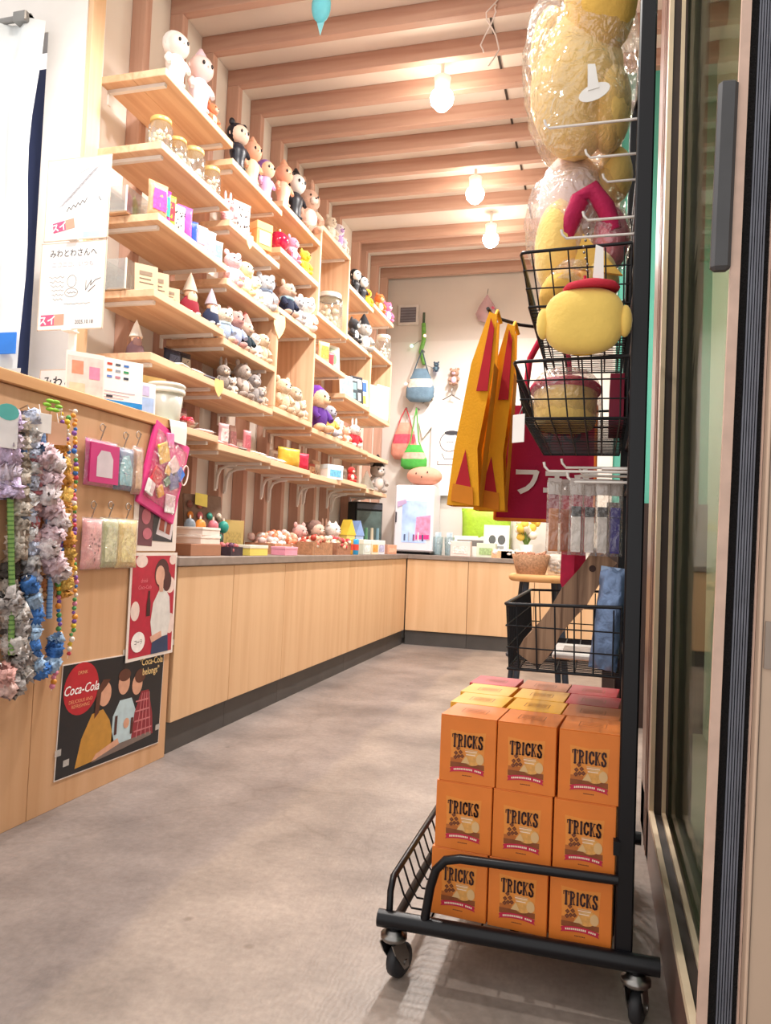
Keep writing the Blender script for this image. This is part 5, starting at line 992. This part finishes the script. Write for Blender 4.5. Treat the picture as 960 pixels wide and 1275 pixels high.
for i, (px, lb, ty) in enumerate(((-.372, 'outer amber yellow felt tote with red lining', TY-.10), (-.312, 'inner amber yellow felt tote between the others', TY-.005))):
    t = thing('tote_bag', lb, 'bag', (px, ty, .965 if i == 0 else .958), .0)
    # seen by its gusset: a tall wedge leaning to its hook
    h_ = .545; dx = .075 if i == 0 else .055; w0 = .088; AM = mat('#eda61f', .85, var=.06, vs=20, bump=.15, bs=150); RDM = mat('#b8232f', .85, var=.06)
    b = M(); pr_ = [(-w0/2, 0), (-w0*.32, .16), (dx*.55-.03, .40), (dx-.018, h_), (dx+.004, h_-.01), (dx*.75+.02, .40), (w0*.42, .16), (w0/2+.004, 0)]
    for yy in (-.012, .07): b.prism(pr_ if yy < 0 else [(x*.96, z) for x, z in pr_], (0, yy, 0), (1, 0, 0), (0, 0, 1), (0, 1, 0), .006)
    b.build('gusset', AM, t); M().add([(-w0/2, -.012, 0), (-w0/2, .076, 0), (dx*.55-.03, .076, .40), (dx*.55-.03, -.012, .40)], [(0, 1, 2, 3)]).add([(w0/2, -.012, 0), (w0/2, .076, 0), (dx*.75+.02, .076, .40), (dx*.75+.02, -.012, .40)], [(0, 1, 2, 3)]).build('side_panel', AM, t)
    M().prism([(-w0*.36, .012), (w0*.36, .0), (.004, .155)], (0, -.016, 0), (1, 0, 0), (0, 0, 1), (0, 1, 0), .003).build('lining', RDM, t)
    M().prism([(-w0*.36, .012), (-w0*.31, .06), (w0*.33, .05), (w0*.36, .0)], (0, -.018, 0), (1, 0, 0), (0, 0, 1), (0, 1, 0), .003).build('lower_fold', mat('#d98424', .85), t)
    M().prism([(dx*.55-.012, .32), (dx*.65+.012, .32), (dx-.002, h_-.05), (dx-.012, h_-.02)], (0, -.02, 0), (1, 0, 0), (0, 0, 1), (0, 1, 0), .004).build('red_strap', RDM, t)
    M().tube([(dx-.006, 0, h_-.02), (dx+.0, .02, h_+.01), (dx+.008, .04, h_-.02)], .006, 6).build('handle', AM, t)
# packets on the lower hooks
for i, (x, y, c1, c2, lb) in enumerate(((-.088, 1.535, '#c27846', None, 'clear packet of a copper coloured stick, outermost'), (-.066, 1.56, '#a85a3a', None, 'clear packet of a rust coloured stick'), (-.045, 1.53, '#e6dcd6', '#2b2328', 'clear packet with a white label and black top, beside the copper ones'), (-.02, 1.545, '#e0d6d2', '#2b2328', 'clear packet with a white label in the middle of its hook'), (.004, 1.535, '#d9cfca', '#3a3030', 'clear packet with a white label closest to the post'), (.028, 1.55, '#3a2a8a', '#3a2a8a', 'deep violet packet hung beside the post'))):
    t = thing('stick_packet', lb, 'packet', (x, y, .842), .25, 'packets on the lower hooks'); M().pillow(.030, .145, .012, wr=.05).build('clear_sleeve', FILM, t)
    M().box((-.009, -.003, .006), (.009, .003, .075 if c2 else .09), 0, .001).build('stick', mat(c1, .5, var=.12, vs=60), t)
    if c2: M().box((-.0095, -.0035, .0755), (.0095, .0035, .095), 0, .001).build('top_band', mat(c2, .5), t)
    M().box((-.013, -.001, .118), (.013, .001, .15)).build('header', mat('#b9a9a2', .5), t)
for i, x in enumerate((-.062, -.040)):
    t = thing('red_ribbon', ('long crimson strap hanging behind the copper packets', 'crimson strap hanging behind the white-label packets')[i], 'strap', (x, 1.62+.03*i, .765)); M().prism([(-.014, .02), (-.006, .0), (.006, 0), (.014, .02), (.012, .20), (-.012, .20)], (0, 0, 0), (1, 0, 0), (0, 0, 1), (0, 1, 0), .006).build('strap', mat('#b3123e', .7, var=.15, vs=60), t); M().tube([(0, .003, .2), (0, .003, .24)], .003, 6).build('loop', mat('#8a1030', .7), t)
# weathered plank and foil bag in the lower basket
a = Vector((-.135, 1.60, .625)); c = Vector((.012, 1.60, .845)); d = (c-a).normalized(); n = Vector((0, 1, 0)); s_ = d.cross(n).normalized(); DRIFT = wood('#a8856a', '#573d30', 'z', 2.6, .8)
t = thing('driftwood_plank', 'weathered brown plank leaning out of the lower basket', 'wood', a); L_ = (c-a).length; b = M(); N = 10; vs = []
for i in range(N+1):
    p = a+d*(L_*i/N); wd = .026+.003*math.sin(i*1.3); 
    for sx, sy in ((-1, -1), (1, -1), (1, 1), (-1, 1)): vs.append(p+s_*(sx*wd+random.uniform(-.0015, .0015))+n*(sy*.016+random.uniform(-.001, .001)))
b.add(vs, [(i*4+k, i*4+(k+1) % 4, i*4+4+(k+1) % 4, i*4+4+k) for i in range(N) for k in range(4)]+[(3, 2, 1, 0), (N*4, N*4+1, N*4+2, N*4+3)]); b.build('plank', DRIFT, t, True)
M().cyl(a+d*(L_*.86)-n*.0155+s_*.004, a+d*(L_*.86)-n*.0175+s_*.004, .007, None, 10).build('knot', mat('#3a2620', .8), t, True)
t = thing('foil_bag', 'crinkled blue-grey foil bag standing in the lower basket', 'bag', (.012, 1.56, .622), -.25, ry=.10); M().pillow(.055, .20, .03, n=14, wr=.16).build('bag', mat('#7286a8', .3, .35, .2, 40, bump=.5, bs=50), t); M().box((-.027, -.002, .19), (.027, .002, .2)).build('seal', mat('#8ea0bc', .3, .3), t)
t = thing('white_packet', 'flat white packet lying on the lower basket floor', 'packet', (-.03, 1.75, .6215)); M().box((-.06, -.09, 0), (.05, .1, .012), 0, .003).build('packet', mat('#e6e0da', .4, var=.2, vs=40), t); M().box((-.04, -.05, .0122), (.03, .05, .013)).build('paper_label', mat('#a89a90', .5, var=.3, vs=80), t)
# ================================================================== STOOL with basket
so = (-.30, 4.2); t = thing('round_stool', 'round pale wood stool with dark legs behind the rack', 'stool', (so[0], so[1], 0)); M().lathe([(0, .678), (.155, .678), (.168, .688), (.170, .70), (.165, .712), (.15, .717), (0, .717)], seg=32).build('seat', wood('#e3b27a', '#d29c62', 'x', .8), t)
for k in range(4):
    a = math.pi/4+k*math.pi/2+.2; M().tube([(.12*math.cos(a), .12*math.sin(a), .678), (.2*math.cos(a), .2*math.sin(a), 0)], .017, 10).build('leg', mat('#28303c', .5), t)
M().tube([(.165*math.cos(a), .165*math.sin(a), .28) for a in [i*math.pi/12 for i in range(24)]], .009, 8, closed=True).build('foot_ring', mat('#28303c', .5), t)
t = thing('chip_basket', 'small basket of wood chips on the round stool', 'basket', (so[0]-.05, so[1]-.03, .7175)); M().lathe([(.075, 0), (.085, .03), (.105, .105), (.10, .105), (.08, .03), (.0, .006)], seg=24).build('basket', mat('#b58a6a', .8, var=.3, vs=90, bump=.6, bs=120), t); q = M()
for i in range(46): a = random.uniform(0, 6.28); r_ = .085*math.sqrt(random.random()); z_ = .075+random.uniform(0, .04); dv = Vector((random.uniform(-1, 1), random.uniform(-1, 1), random.uniform(-.3, .3))).normalized()*.022; p = Vector((r_*math.cos(a), r_*math.sin(a), z_)); q.cyl(p-dv, p+dv, .0075, .005, 6)
o = q.build('wood_chips', mat('#b98468', .7, var=.3, vs=50), t); o['kind'] = 'stuff'
t = thing('clear_pouch', 'clear pouch of grey shells beside the chip basket', 'packet', (so[0]+.09, so[1]-.06, .7175)); M().pillow(.10, .12, .06, wr=.06).build('clear_sleeve', FILM, t); q = M()
for i in range(22): q.ell((random.uniform(-.035, .035), random.uniform(-.012, .012), random.uniform(.015, .08)), (.014, .01, .009), 8, 5)
q.build('shells', mat('#b9ada4', .6, var=.25), t)
# ================================================================== COUNTER GOODS
ZC = .7655
def Cn(px, py, X=-1.64): p = PX(px, py, X); return Vector((X, p.y, ZC))
def open_tray(label, loc, w, d, h, rz, c, fill=None, n=30, fr=.012, name='tray', cat='tray', fills=None, heap=.03):
    t = thing(name, label, cat, loc, rz); M().box((-w/2, -d/2, 0), (w/2, d/2, .004)).box((-w/2, -d/2, .004), (w/2, -d/2+.004, h)).box((-w/2, d/2-.004, .004), (w/2, d/2, h)).box((-w/2, -d/2+.004, .004), (-w/2+.004, d/2-.004, h)).box((w/2-.004, -d/2+.004, .004), (w/2, d/2-.004, h)).build('tray', mat(c, .7, var=.2, vs=50, bump=.3, bs=90), t)
    for fi, c_ in enumerate(fills or ([fill] if fill else [])):
        q = M()
        for i in range(n//len(fills or [1])): q.ell((random.uniform(-.44, .44)*w, random.uniform(-.42, .42)*d, h*.6+random.uniform(0, 1)*heap*(1-.5*abs(random.uniform(-1, 1)))), (fr*random.uniform(.8, 1.3), fr, fr*random.uniform(.7, 1.1)), 7, 5)
        o = q.build('sweets', mat(c_, .5, var=.2, vs=60), t); o['kind'] = 'stuff'
    return t
L = Cn(249, 690); L.x = -1.70; carton('flat brown kraft box under the white boxes', L, .26, .18, .05, R90, '#a8765a', None, None)
for i, lb in enumerate(('lower white lidded box on the kraft box', 'upper white lidded box on the kraft box')): carton(lb, (L.x+.01, L.y+.06, ZC+.0505+i*.036), .17, .13, .035, R90+.05*i, '#f1e4da', '#f5ebe2', None)
t = thing('pin_board', 'brown felt board of round pins with a yellow tag', 'display board', (-1.78, PX(258, 640, -1.78).y, ZC), R90*.8, rx=-.12); M().box((-.12, 0, 0), (.12, .012, .28), 0, .004).build('board', mat('#7d6557', .9, var=.12, bump=.3), t)
for i in range(14):
    x = -.09+.06*(i % 4); z = .08+.05*(i//4); M().lathe([(0, 0), (.016, .002), (.018, .006), (0, .012)], seg=12, smooth=True).build('pin', mat(('#7d8894', '#e08a3a', '#d97a86', '#3a9a86', '#c9b8a6', '#8a5a50', '#b06a52')[i % 7], .35), t).location = (x, -.002, z); o = None
for o in [o for o in t.children if o.name.startswith('pin')]: o.rotation_euler = (R90, 0, 0)
M().prism([(-.035, -.02), (.04, -.03), (.045, .03), (-.03, .035)], (-.03, -.014, .25), (1, 0, 0), (0, 0, 1), (0, 1, 0), .002).build('yellow_tag', mat('#e9d868', .6), t)
M().box((-.1, .012, 0), (.1, .05, .006)).build('stand', mat('#7d6557', .9), t)
for i, (px, c, lb) in enumerate(((237, '#7d8894', 'grey round ornament at the foot of the pin board'), (250, '#e08a3a', 'orange round ornament at the foot of the pin board'), (266, '#d97a86', 'rose round ornament with a stem before the pin board'), (279, '#2f9a8a', 'teal round ornament beside the pin board'))):
    p = Vector((-1.735, PX(px, 640, -1.735).y, ZC+.0)); t = thing('round_ornament', lb, 'ornament', p); hgt = .13+.0*i; M().cyl((0, 0, 0), (0, 0, hgt-.02), .004, None, 8).build('stick', STEEL, t); M().lathe([(0, 0), (.03, 0), (.03, .006), (0, .006)], seg=12).build('base', BLKM, t); M().ell((0, 0, hgt), (.026, .024, .03), 14, 9).build('ball', mat(c, .4, var=.1), t); M().cyl((0, 0, hgt+.026), (0, 0, hgt+.045), .006, .003, 8).build('stem', mat('#e8d9c6', .5), t)
carton('olive yellow card box behind the white boxes', (-1.80, PX(288, 660, -1.80).y, ZC), .16, .03, .17, R90*.85, '#c3a765', None, '#b59a58')
for i, (px, lb) in enumerate(((229, 'dark glass pot beside the desk end'), (236, 'second dark glass pot beside the kraft box'))): L = Cn(px, 668, -1.87); glass_jar(lb, L, .11, .022, '#2a2230', '#4a3040', cat='pot')
L = Cn(284, 685, -1.64); open_tray('low tray of dark purple sweets', L, .12, .09, .04, R90, '#3a2a34', fills=['#5a2a48', '#c06a6a', '#2a2030'], n=36, fr=.014)
L = Cn(302, 672, -1.76); carton('flat dark teal case behind the purple sweets', L, .2, .14, .045, R90, '#3c4c50', '#455a5e', None)
L = Cn(312, 688, -1.63); carton('cream pack on a yellow base', L, .20, .09, .05, R90, '#e8d46a', '#f2e9d6', None)
L = Cn(354, 692, -1.62); carton('bright pink shallow box at the counter edge', L, .17, .08, .045, R90, '#ee9db4', '#f0a9bd', None)
L = Cn(345, 672, -1.79); open_tray('wide tray heaped with peach and white wrapped sweets', L, .46, .18, .06, R90, '#c78f6e', fills=['#f0b79a', '#f6e6de', '#e98a62', '#f2cfc8'], n=220, fr=.022, heap=.09)
L = Cn(392, 690, -1.63); open_tray('woven basket of red and brown wrapped sweets', L, .34, .10, .075, R90, '#b0805e', fills=['#c8705a', '#e8c4a4', '#b8402f', '#f0dcc8'], n=130, fr=.019, heap=.07, name='sweet_basket', cat='basket')
L = Cn(420, 690, -1.63); open_tray('woven basket with a red pack beside the sweet basket', L, .30, .10, .075, R90, '#a8755a', fills=['#d0404a', '#e9b89a', '#8a5a44', '#f2dfd2'], n=120, fr=.019, heap=.07, name='sweet_basket', cat='basket')
for i, (px, py, n, c, dr, lb) in enumerate(((373, 655, 34, '#d9a9a2', '#b8707e', 'mauve dressed plush behind the sweet baskets'), (384, 650, 36, '#e6c0b0', '#c9b0b4', 'beige plush doll with dark hair on the counter'), (394, 655, 38, '#e0b8a4', '#4a3530', 'plush doll in a dark brown dress on the counter'), (404, 658, 36, '#f0c8b8', '#f0b4ac', 'peach dressed plush on the counter'), (414, 655, 40, '#f3e2d6', '#efe3dc', 'tall cream plush on the counter'), (424, 660, 36, '#f2d8c4', '#f0d0b8', 'apricot plush next to the yellow house box'))):
    L = Cn(px, py, -1.735-.13*(i % 2)); plush_toy(lb, L, .0245*n*.235, R90*.8, c, dress=dr, ears=('round', 'none', 'none', 'long', 'point', 'round')[i], hair=('#8a6a60' if i in (1, 2) else None))
def house_box(label, loc, w, h, rz, c, r):
    t = thing('house_box', label, 'box', loc, rz); M().box((-w/2, -w/2, 0), (w/2, w/2, h*.55), 0, .002).build('body', mat(c, .5, var=.1), t); M().prism([(-w*.56, 0), (w*.56, 0), (0, h*.45)], (0, -w*.55, h*.55), (1, 0, 0), (0, 0, 1), (0, 1, 0), w*1.1).build('roof', mat(r, .5), t); M().flat(rect(-w*.2, 0.004, w*.2, h*.3), -w/2-.001).build('door', mat('#f4ecd8', .5), t)
L = Cn(432, 668, -1.70); house_box('yellow house-shaped candy box', L, .08, .24, R90*.7, '#f0d878', '#e8c848'); L = Cn(443, 668, -1.70); house_box('pale blue house-shaped candy box', L, .08, .24, R90*.7, '#a9bfe6', '#8aa6dc')
for px, c, pc, lb in ((434, '#e0a030', '#d0402e', 'yellow and red tin at the counter edge'), (441, '#3aa0d8', '#d84a3a', 'blue tin at the counter edge')):
    L = Cn(px, 690, -1.60); t = thing('drink_can', lb, 'tin', L); M().lathe([(.026, 0), (.029, .004), (.029, .10), (.026, .105), (0, .105)], seg=18).build('can', mat(c, .3, .2), t); M().lathe([(.0293, .03), (.0293, .07)], seg=18).build('label_band', mat(pc, .4), t)
t = thing('display_cooler', 'small black cooler cabinet with a glass front on the counter', 'cooler', (-1.80, 5.75, ZC), R90*.5); M().box((-.12, -.1, 0), (.12, .04, .40), 0, .006).build('body', BLKM, t)
M().box((-.11, -.106, .03), (.11, -.1, .33), 0, .002).build('glass_front', mat('#4a5a58', .15, var=.3, vs=12), t); M().box((-.11, -.107, .345), (.11, -.1, .385)).build('header', mat('#3a3a42', .4), t)
for i in range(4): M().cyl((-.075+.05*i, -.108, .04), (-.075+.05*i, -.108, .2), .016, .012, 10).build('bottle', mat(('#b8c8c0', '#5a8a6a', '#c8b8a0', '#7a9aa8')[i], .3), t)
for px, c, pc, lb in ((452, '#d6dcd4', '#e9f0ea', 'clear container with a pale lid on the counter'), (462, '#f0dfc4', '#e8a050', 'clear container with an orange label on the counter'), (470, '#e4e2ee', '#b8b8d8', 'small lilac container on the counter')):
    L = Cn(px, 690, -1.61); carton(lb, L, .09, .07, .105, R90*.8, c, '#f4f2ea', pc, name='container', cat='container')
L = Cn(483, 690, -1.62); carton('salmon pink small box before the fridge', L, .13, .08, .075, R90*.8, '#e0a488', None, '#e8b69c')
# ---- white mini fridge in the corner
t = thing('mini_fridge', 'white mini fridge with a lit glass door in the corner', 'fridge', (-1.555, 6.57, ZC+.001)); M().box((-.17, -.13, .02), (.17, .16, .60), 0, .012).build('body', mat('#eceaf0', .35, var=.02), t)
M().box((-.168, -.155, .025), (.168, -.132, .595), 0, .01).build('door', mat('#eceaf2', .3, var=.02), t); d_ = M().box((-.10, -.158, .10), (.12, -.154, .46), 0, .002).build('glass', mat('#a9bde6', .15, var=.35, vs=9, emit=.35), t); M().box((-.158, -.166, .27), (-.146, -.154, .36), 0, .002).build('handle', mat('#3c3a44', .4), t)
M().box((-.15, -.12, 0), (.15, .14, .02)).build('feet', BLKM, t)
M().flat([(.02, .12), (.155, .13), (.155, .34), (.03, .32)], -.1605).build('pink_sheet', mat('#f09cc4', .5, var=.3, vs=25), t); M().flat([(.03, .13), (.145, .135), (.145, .17), (.03, .165)], -.161).build('pink_print', mat('#e0408e', .5, var=.2), t); M().flat([(-.14, .40), (-.06, .44), (-.07, .47), (-.145, .45)], -.1605).build('lilac_sticker', mat('#cbb0d8', .5), t)
for i in range(5): M().cyl((-.07+.04*i, -.1585, .115), (-.07+.04*i, -.1585, .17+.02*(i % 2)), .008, None, 8).build('bottle', mat(('#5a6a8a', '#c8d4e4', '#8a5a7a', '#dfe6ee', '#48587a')[i], .3), t)
t = thing('pink_cushion', 'salmon pink cushion with small dark eyes on the fridge', 'cushion', (-1.50, 6.55, ZC+.603)); M().ell((0, 0, .085), (.16, .12, .085), 18, 12, jit=.01).build('cushion', mat('#eaa78e', .85, var=.05, bump=.2), t)
for x, z in ((-.05, .1), (.05, .11), (.0, .07)): M().ell((x, -.112, z), (.006, .008, .01), 8, 5).build('eye', EYE_M, t)
L = S('F6', 472, 590, -1.72); plush_toy('grey plush with a black cap at the shelf end above the fridge', L, .26, R90*.5, '#a59a94', belly='#d8c8c0', hat='#1f1c20', ears='round')
# ---- back counter goods
def Bk(px, Y=6.46): return Vector((PY(px, 690, Y).x, Y, ZC))
for px, lb in ((545, 'clear tumbler beside the fridge'), (559, 'second clear tumbler holding pale cards')):
    L = Bk(px, 6.5); t = thing('glass_tumbler', lb, 'glass', L); M().lathe([(.035, 0), (.045, .16), (.042, .16), (.032, .006)], seg=20).build('glass_body', film('#e6f2f4', .16, .05, 0, 10, .1), t); M().box((-.025, -.003, .01), (.025, .003, .2)).build('card', mat('#cfe2ee', .5, var=.2, vs=40), t)
carton('pale pink box on the back counter', Bk(574, 6.42), .17, .12, .13, .05, '#f3dcd6', None, '#f5e2dc'); carton('green and white packet on the back counter', Bk(606), .16, .08, .12, -.05, '#dfe6d0', None, '#a9c48a')
card('white notice strip behind the pink box', (Bk(582).x, 6.60, ZC), .30, .18, 0, '#f1ece4', [(rect(-.4, .5, .4, .8), '#7a7470')], lean=-.1); card('silver framed picture on the back counter', (Bk(616).x, 6.52, ZC+.0), .22, .28, 0, '#d6d9d6', [(rect(-.42, .1, .42, .9), '#eef0ee'), (circ(-.16, .55, .14, .14, 14), '#5a5e5e'), (circ(.2, .55, .15, .15, 14), '#5a5e5e'), (rect(-.3, .25, .3, .36), '#9a9e9c')], lean=-.1, name='framed_picture', cat='picture')
pouch('large lime green gift bag against the back wall', (Bk(600).x, 6.66, ZC), .44, .42, .08, 0, '#a9cf3c', None, cat='bag', name='gift_bag')
for i, (px, c, lb) in enumerate(((628, '#f3e4dc', 'pile of pale pink wrapped soaps on the back counter'), (640, '#f0d9b8', 'peach box of sweets at the back counter edge'))):
    open_tray(lb, Bk(px, 6.42), .2, .12, .06, 0, '#e3b48c', fills=['#f6ece4', '#f0cfc6'], n=40, fr=.02)
t = thing('plush_bouquet', 'bouquet of yellow and white plush flowers behind the stool', 'flowers', (Bk(655).x, 6.45, ZC)); M().lathe([(.04, 0), (.06, .12), (.055, .12), (0, .01)], seg=16).build('vase', WHT, t)
for i in range(16):
    a = random.uniform(0, 6.28); r_ = .09*math.sqrt(random.random()); p = (r_*math.cos(a), r_*math.sin(a), .18+random.uniform(0, .16)); M().ell(p, .035, 10, 7, jit=.12).build('blossom', mat('#f2cf5a' if i % 2 else '#f4ead8', .9, var=.12), t); M().tube([(0, 0, .1), p], .004, 5).build('stem', mat('#7a9a4a', .7), t)
# ================================================================== BACK WALL
YW = 6.784
t = thing('wall_vent', 'square white wall vent with a dark grille', 'vent', (-1.767, 6.797, 2.88)); M().box((-.10, -.018, 0), (.10, 0, .19), 0, .003).build('frame', mat('#d8d0ca', .5), t); M().box((-.075, -.02, .025), (.075, -.018, .165)).build('grille', mat('#6e6a70', .5), t)
for i in range(5): M().box((-.072, -.024, .035+.026*i), (.072, -.02, .045+.026*i)).build('slat', mat('#85818a', .5), t)
def tee(label, cx, z0, w, h, c, yaw=0, y=YW-.03, print_=False):
    t = thing('hanging_shirt', label, 'shirt', (cx, y, z0), yaw); P = [(-.5, 0), (.5, 0), (.5, .72), (.74, .6), (.86, .78), (.5, 1.0), (.2, 1.0), (.0, .95), (-.2, 1.0), (-.5, 1.0), (-.86, .78), (-.74, .6), (-.5, .72)]
    M().prism([(x*w, z*h) for x, z in P], (0, -.012, 0), (1, 0, 0), (0, 0, 1), (0, 1, 0), .024).build('shirt', mat(c, .85, var=.05, vs=8, bump=.2, bs=20), t); M().tube([(-.3*w, 0, h*.99), (0, 0, h*1.06), (.3*w, 0, h*.99)], .005, 6).tube([(0, 0, h*1.06), (0, .0, h*1.12), (.01, .012, h*1.14)], .003, 6).build('hanger', STEEL, t)
    if print_:
        b = M(); e = -.0126
        ribbon(b, [(w*(.0+.26*math.cos(a)), h*(.56+.10*math.sin(a))) for a in [i*math.pi/9 for i in range(19)]], .007, e); ribbon(b, [(-.2*w, h*.44), (-.12*w, h*.38), (.1*w, h*.38), (.18*w, h*.44)], .006, e); ribbon(b, [(-.3*w, h*.32), (.3*w, h*.32)], .007, e); ribbon(b, [(-.3*w, h*.36), (-.3*w, h*.32)], .007, e); b.flat(circ(.05*w, h*.655, .2*w, h*.025, 14), e-.0005); ribbon(b, scrib(9, -.1*w, .12*w, h*.56, h*.008, 3), .005, e); b.build('line_print', PEN, t)
tee('white shirt with a black line drawing on the back wall', -1.32, 1.30, .34, .86, '#f4f0ee', y=YW-.055, print_=True); tee('plain white shirt hung behind the printed one', -1.53, 1.24, .26, .90, '#efe9e6', y=YW-.016); tee('plain pale pink shirt beside the printed one', -1.06, 1.55, .24, .72, '#edd3da', y=YW-.016)
def cloth_bag(label, cx, z0, w, h, c, c2, strap, y=YW-.05, hook=.3):
    t = thing('hanging_bag', label, 'bag', (cx, y, z0)); M().lathe([(0, 0), (w*.35, .01*h), (w*.5, .15*h), (w*.5, .4*h), (w*.36, .75*h), (w*.2, h), (0, h*1.0)], seg=20, sy=.38).build('body', mat(c, .85, var=.15, vs=18, bump=.3), t); M().lathe([(w*.485, .42*h), (w*.40, .68*h)], seg=20, sy=.40).build('panel', mat(c2, .8, var=.2, vs=30), t)
    for sx in (-1, 1): M().tube([(sx*w*.3, 0, h*.8), (sx*w*.16, 0, h*1.15), (0, .02, h+hook)], .006, 6).build('strap', mat(strap, .8), t)
    M().cyl((0, .015, h+hook), (0, YW-y, h+hook+.005), .006, None, 8).build('wall_hook', STEEL, t)
cloth_bag('slate blue bag with a cream panel on the back wall', -1.60, 2.14, .26, .30, '#6f8ba0', '#e9ded2', '#4a5a66', y=YW-.11, hook=.18)
cloth_bag('pink and orange patterned bag on the back wall', -1.745, 1.62, .24, .34, '#e29a86', '#d8566a', '#c84a52', hook=.14); cloth_bag('bright green bag below the patterned bag', -1.62, 1.52, .24, .22, '#4fb04c', '#d8b0a0', '#5aa84a', y=YW-.16, hook=.34)
t = thing('green_garland', 'green leafy garland with tiny fairy lights', 'garland', (-1.61, YW-.03, 2.52)); M().tube([(0, 0, .36), (.01, -.01, .2), (-.015, -.01, .1), (.02, 0, -.02)], .02, 8).build('vine', mat('#6fa84e', .7, var=.25, vs=40), t); M().tube([(-.0, 0, .46), (0, 0, .36)], .012, 8).build('cord', mat('#4a5a4a', .7), t)
for x, z, c in ((-.10, .15, '#8affc8'), (.14, -.08, '#5aa0ff'), (.02, .24, '#ff9a8a'), (-.14, -.2, '#ffd0b0'), (.12, -.3, '#fff0c0'), (.03, -.62, '#8affb0')): M().ell((x, -.02, z), .014, 10, 7).build('fairy_light', mat(c, .4, emit=3, var=0), t); M().tube([(x, -.02, z), (x*.5, 0, z+.04), (0, 0, z+.06)], .002, 4).build('wire', mat('#3a5a3a', .6), t)
def hang_plush(label, cx, z0, s_, fur, belly): t = plush_toy(label, (cx, YW-.06, z0), s_, 0, fur, belly=belly); M().tube([(0, .03, s_*.85), (0, .06, s_*1.05)], .003, 5).build('cord', STEEL, t); return t
hang_plush('small lilac and brown plush hung above the printed shirt', -1.30, 2.29, .17, '#b08a74', '#dcbfd8'); hang_plush('tiny dark blue bird plush on the back wall', -1.47, 2.42, .10, '#3f5468', '#6a8496')
t = thing('net_ornament', 'pink beaded net ornament hung high on the back wall', 'ornament', (-1.03, YW-.05, 2.86)); M().lathe([(0, 0), (.07, .02), (.1, .08), (.07, .15), (.0, .26)], seg=12, sy=.5).build('net', film('#f0d0d8', .2, .2, .5, 60, .35), t); M().tube([(0, 0, .26), (0, .045, .32)], .003, 5).build('cord', STEEL, t)
for i in range(12): M().ell((random.uniform(-.06, .06), random.uniform(-.03, .0), random.uniform(.03, .12)), .02, 8, 6).build('bauble', mat(('#d85a7a', '#b8404c', '#f0e0d8', '#3a4a3a')[i % 4], .4), t)
# ================================================================== CEILING BITS
p = PZ(400, 8, 3.2); t = thing('foil_pennant', 'turquoise paper fish hanging from a ceiling beam', 'decoration', (p.x, p.y, 3.2)); M().ell((0, 0, .0), (.045, .03, .075), 14, 9).build('body', mat('#6fd0e4', .5, var=.1), t); M().prism([(-.02, 0), (.02, 0), (.0, -.07)], (0, 0, -.06), (1, 0, 0), (0, 0, 1), (0, 1, 0), .004).build('tail', mat('#8fdcec', .5), t); M().tube([(0, 0, .07), (0, 0, .11)], .002, 4).build('thread', WHT, t)
p = PZ(608, 55, 3.15); t = thing('curled_ribbon', 'curly white ribbon hanging from the ceiling', 'ribbon', (p.x, p.y, 3.05))
for k in range(2): M().tube([(.03*math.sin(i*(.5+.25*k)+k*2)+.02*k+random.uniform(-.01, .01), .02*math.cos(i*.7+k), .33-.024*i*(1+.3*k)) for i in range(12)], .0035, 5).build('strand', mat('#efe2dc', .6), t)
# ================================================================== settle the shelf goods so that neighbours do not press into one another
def yspan(o):
    m0 = o.matrix_basis; ys_ = []
    for c in o.children:
        if c.type != 'MESH': continue
        m = m0 @ c.matrix_basis
        for q in c.bound_box: ys_.append((m @ Vector(q)).y)
    return (min(ys_), max(ys_)) if ys_ else (o.location.y, o.location.y)
rows = {}
KIDS = ('vinyl_doll', 'plush_toy', 'pouch', 'gnome_doll', 'glass_jar', 'gift_box', 'picture_book', 'card', 'flat_pack', 'paper_bag', 'glossy_ball', 'candy_dish')
for o in list(COL.objects):
    if o.parent or o.type != 'EMPTY' or o.name.split('.')[0] not in KIDS or not (-1.95 < o.location.x < -1.66): continue
    for k, z in SH.items():
        a, c = COLS[k[0]]
        if abs(o.location.z-z) < .004 and a-.02 < o.location.y < c+.02: rows.setdefault((k, o.location.x > -1.765), []).append(o)
for (k, front), L in rows.items():
    a, c = COLS[k[0]]; a += .024 if k in ('C4', 'D2', 'B1') else .004; c -= .024 if k in ('C4', 'D2', 'E4', 'F4', 'B4', 'B5', 'C1') else .004
    L.sort(key=lambda o: o.location.y); sp = {o: yspan(o) for o in L}
    tot = sum(h-l for l, h in sp.values())
    if tot > c-a:                                   # a crowded shelf: the toys sit a little smaller
        f = max((c-a)/tot*.985, .9)
        for o in L: o.scale = (f, f, f)
        sp = {o: yspan(o) for o in L}
    for it in range(60):
        for o, n in zip(L, L[1:]):
            d = sp[o][1]-sp[n][0]
            if d > 0:
                o.location.y -= d/2; n.location.y += d/2; sp[o] = (sp[o][0]-d/2, sp[o][1]-d/2); sp[n] = (sp[n][0]+d/2, sp[n][1]+d/2)
        for o in L:
            d = max(0, a-sp[o][0])-max(0, sp[o][1]-c)
            if d: o.location.y += d; sp[o] = (sp[o][0]+d, sp[o][1]+d)
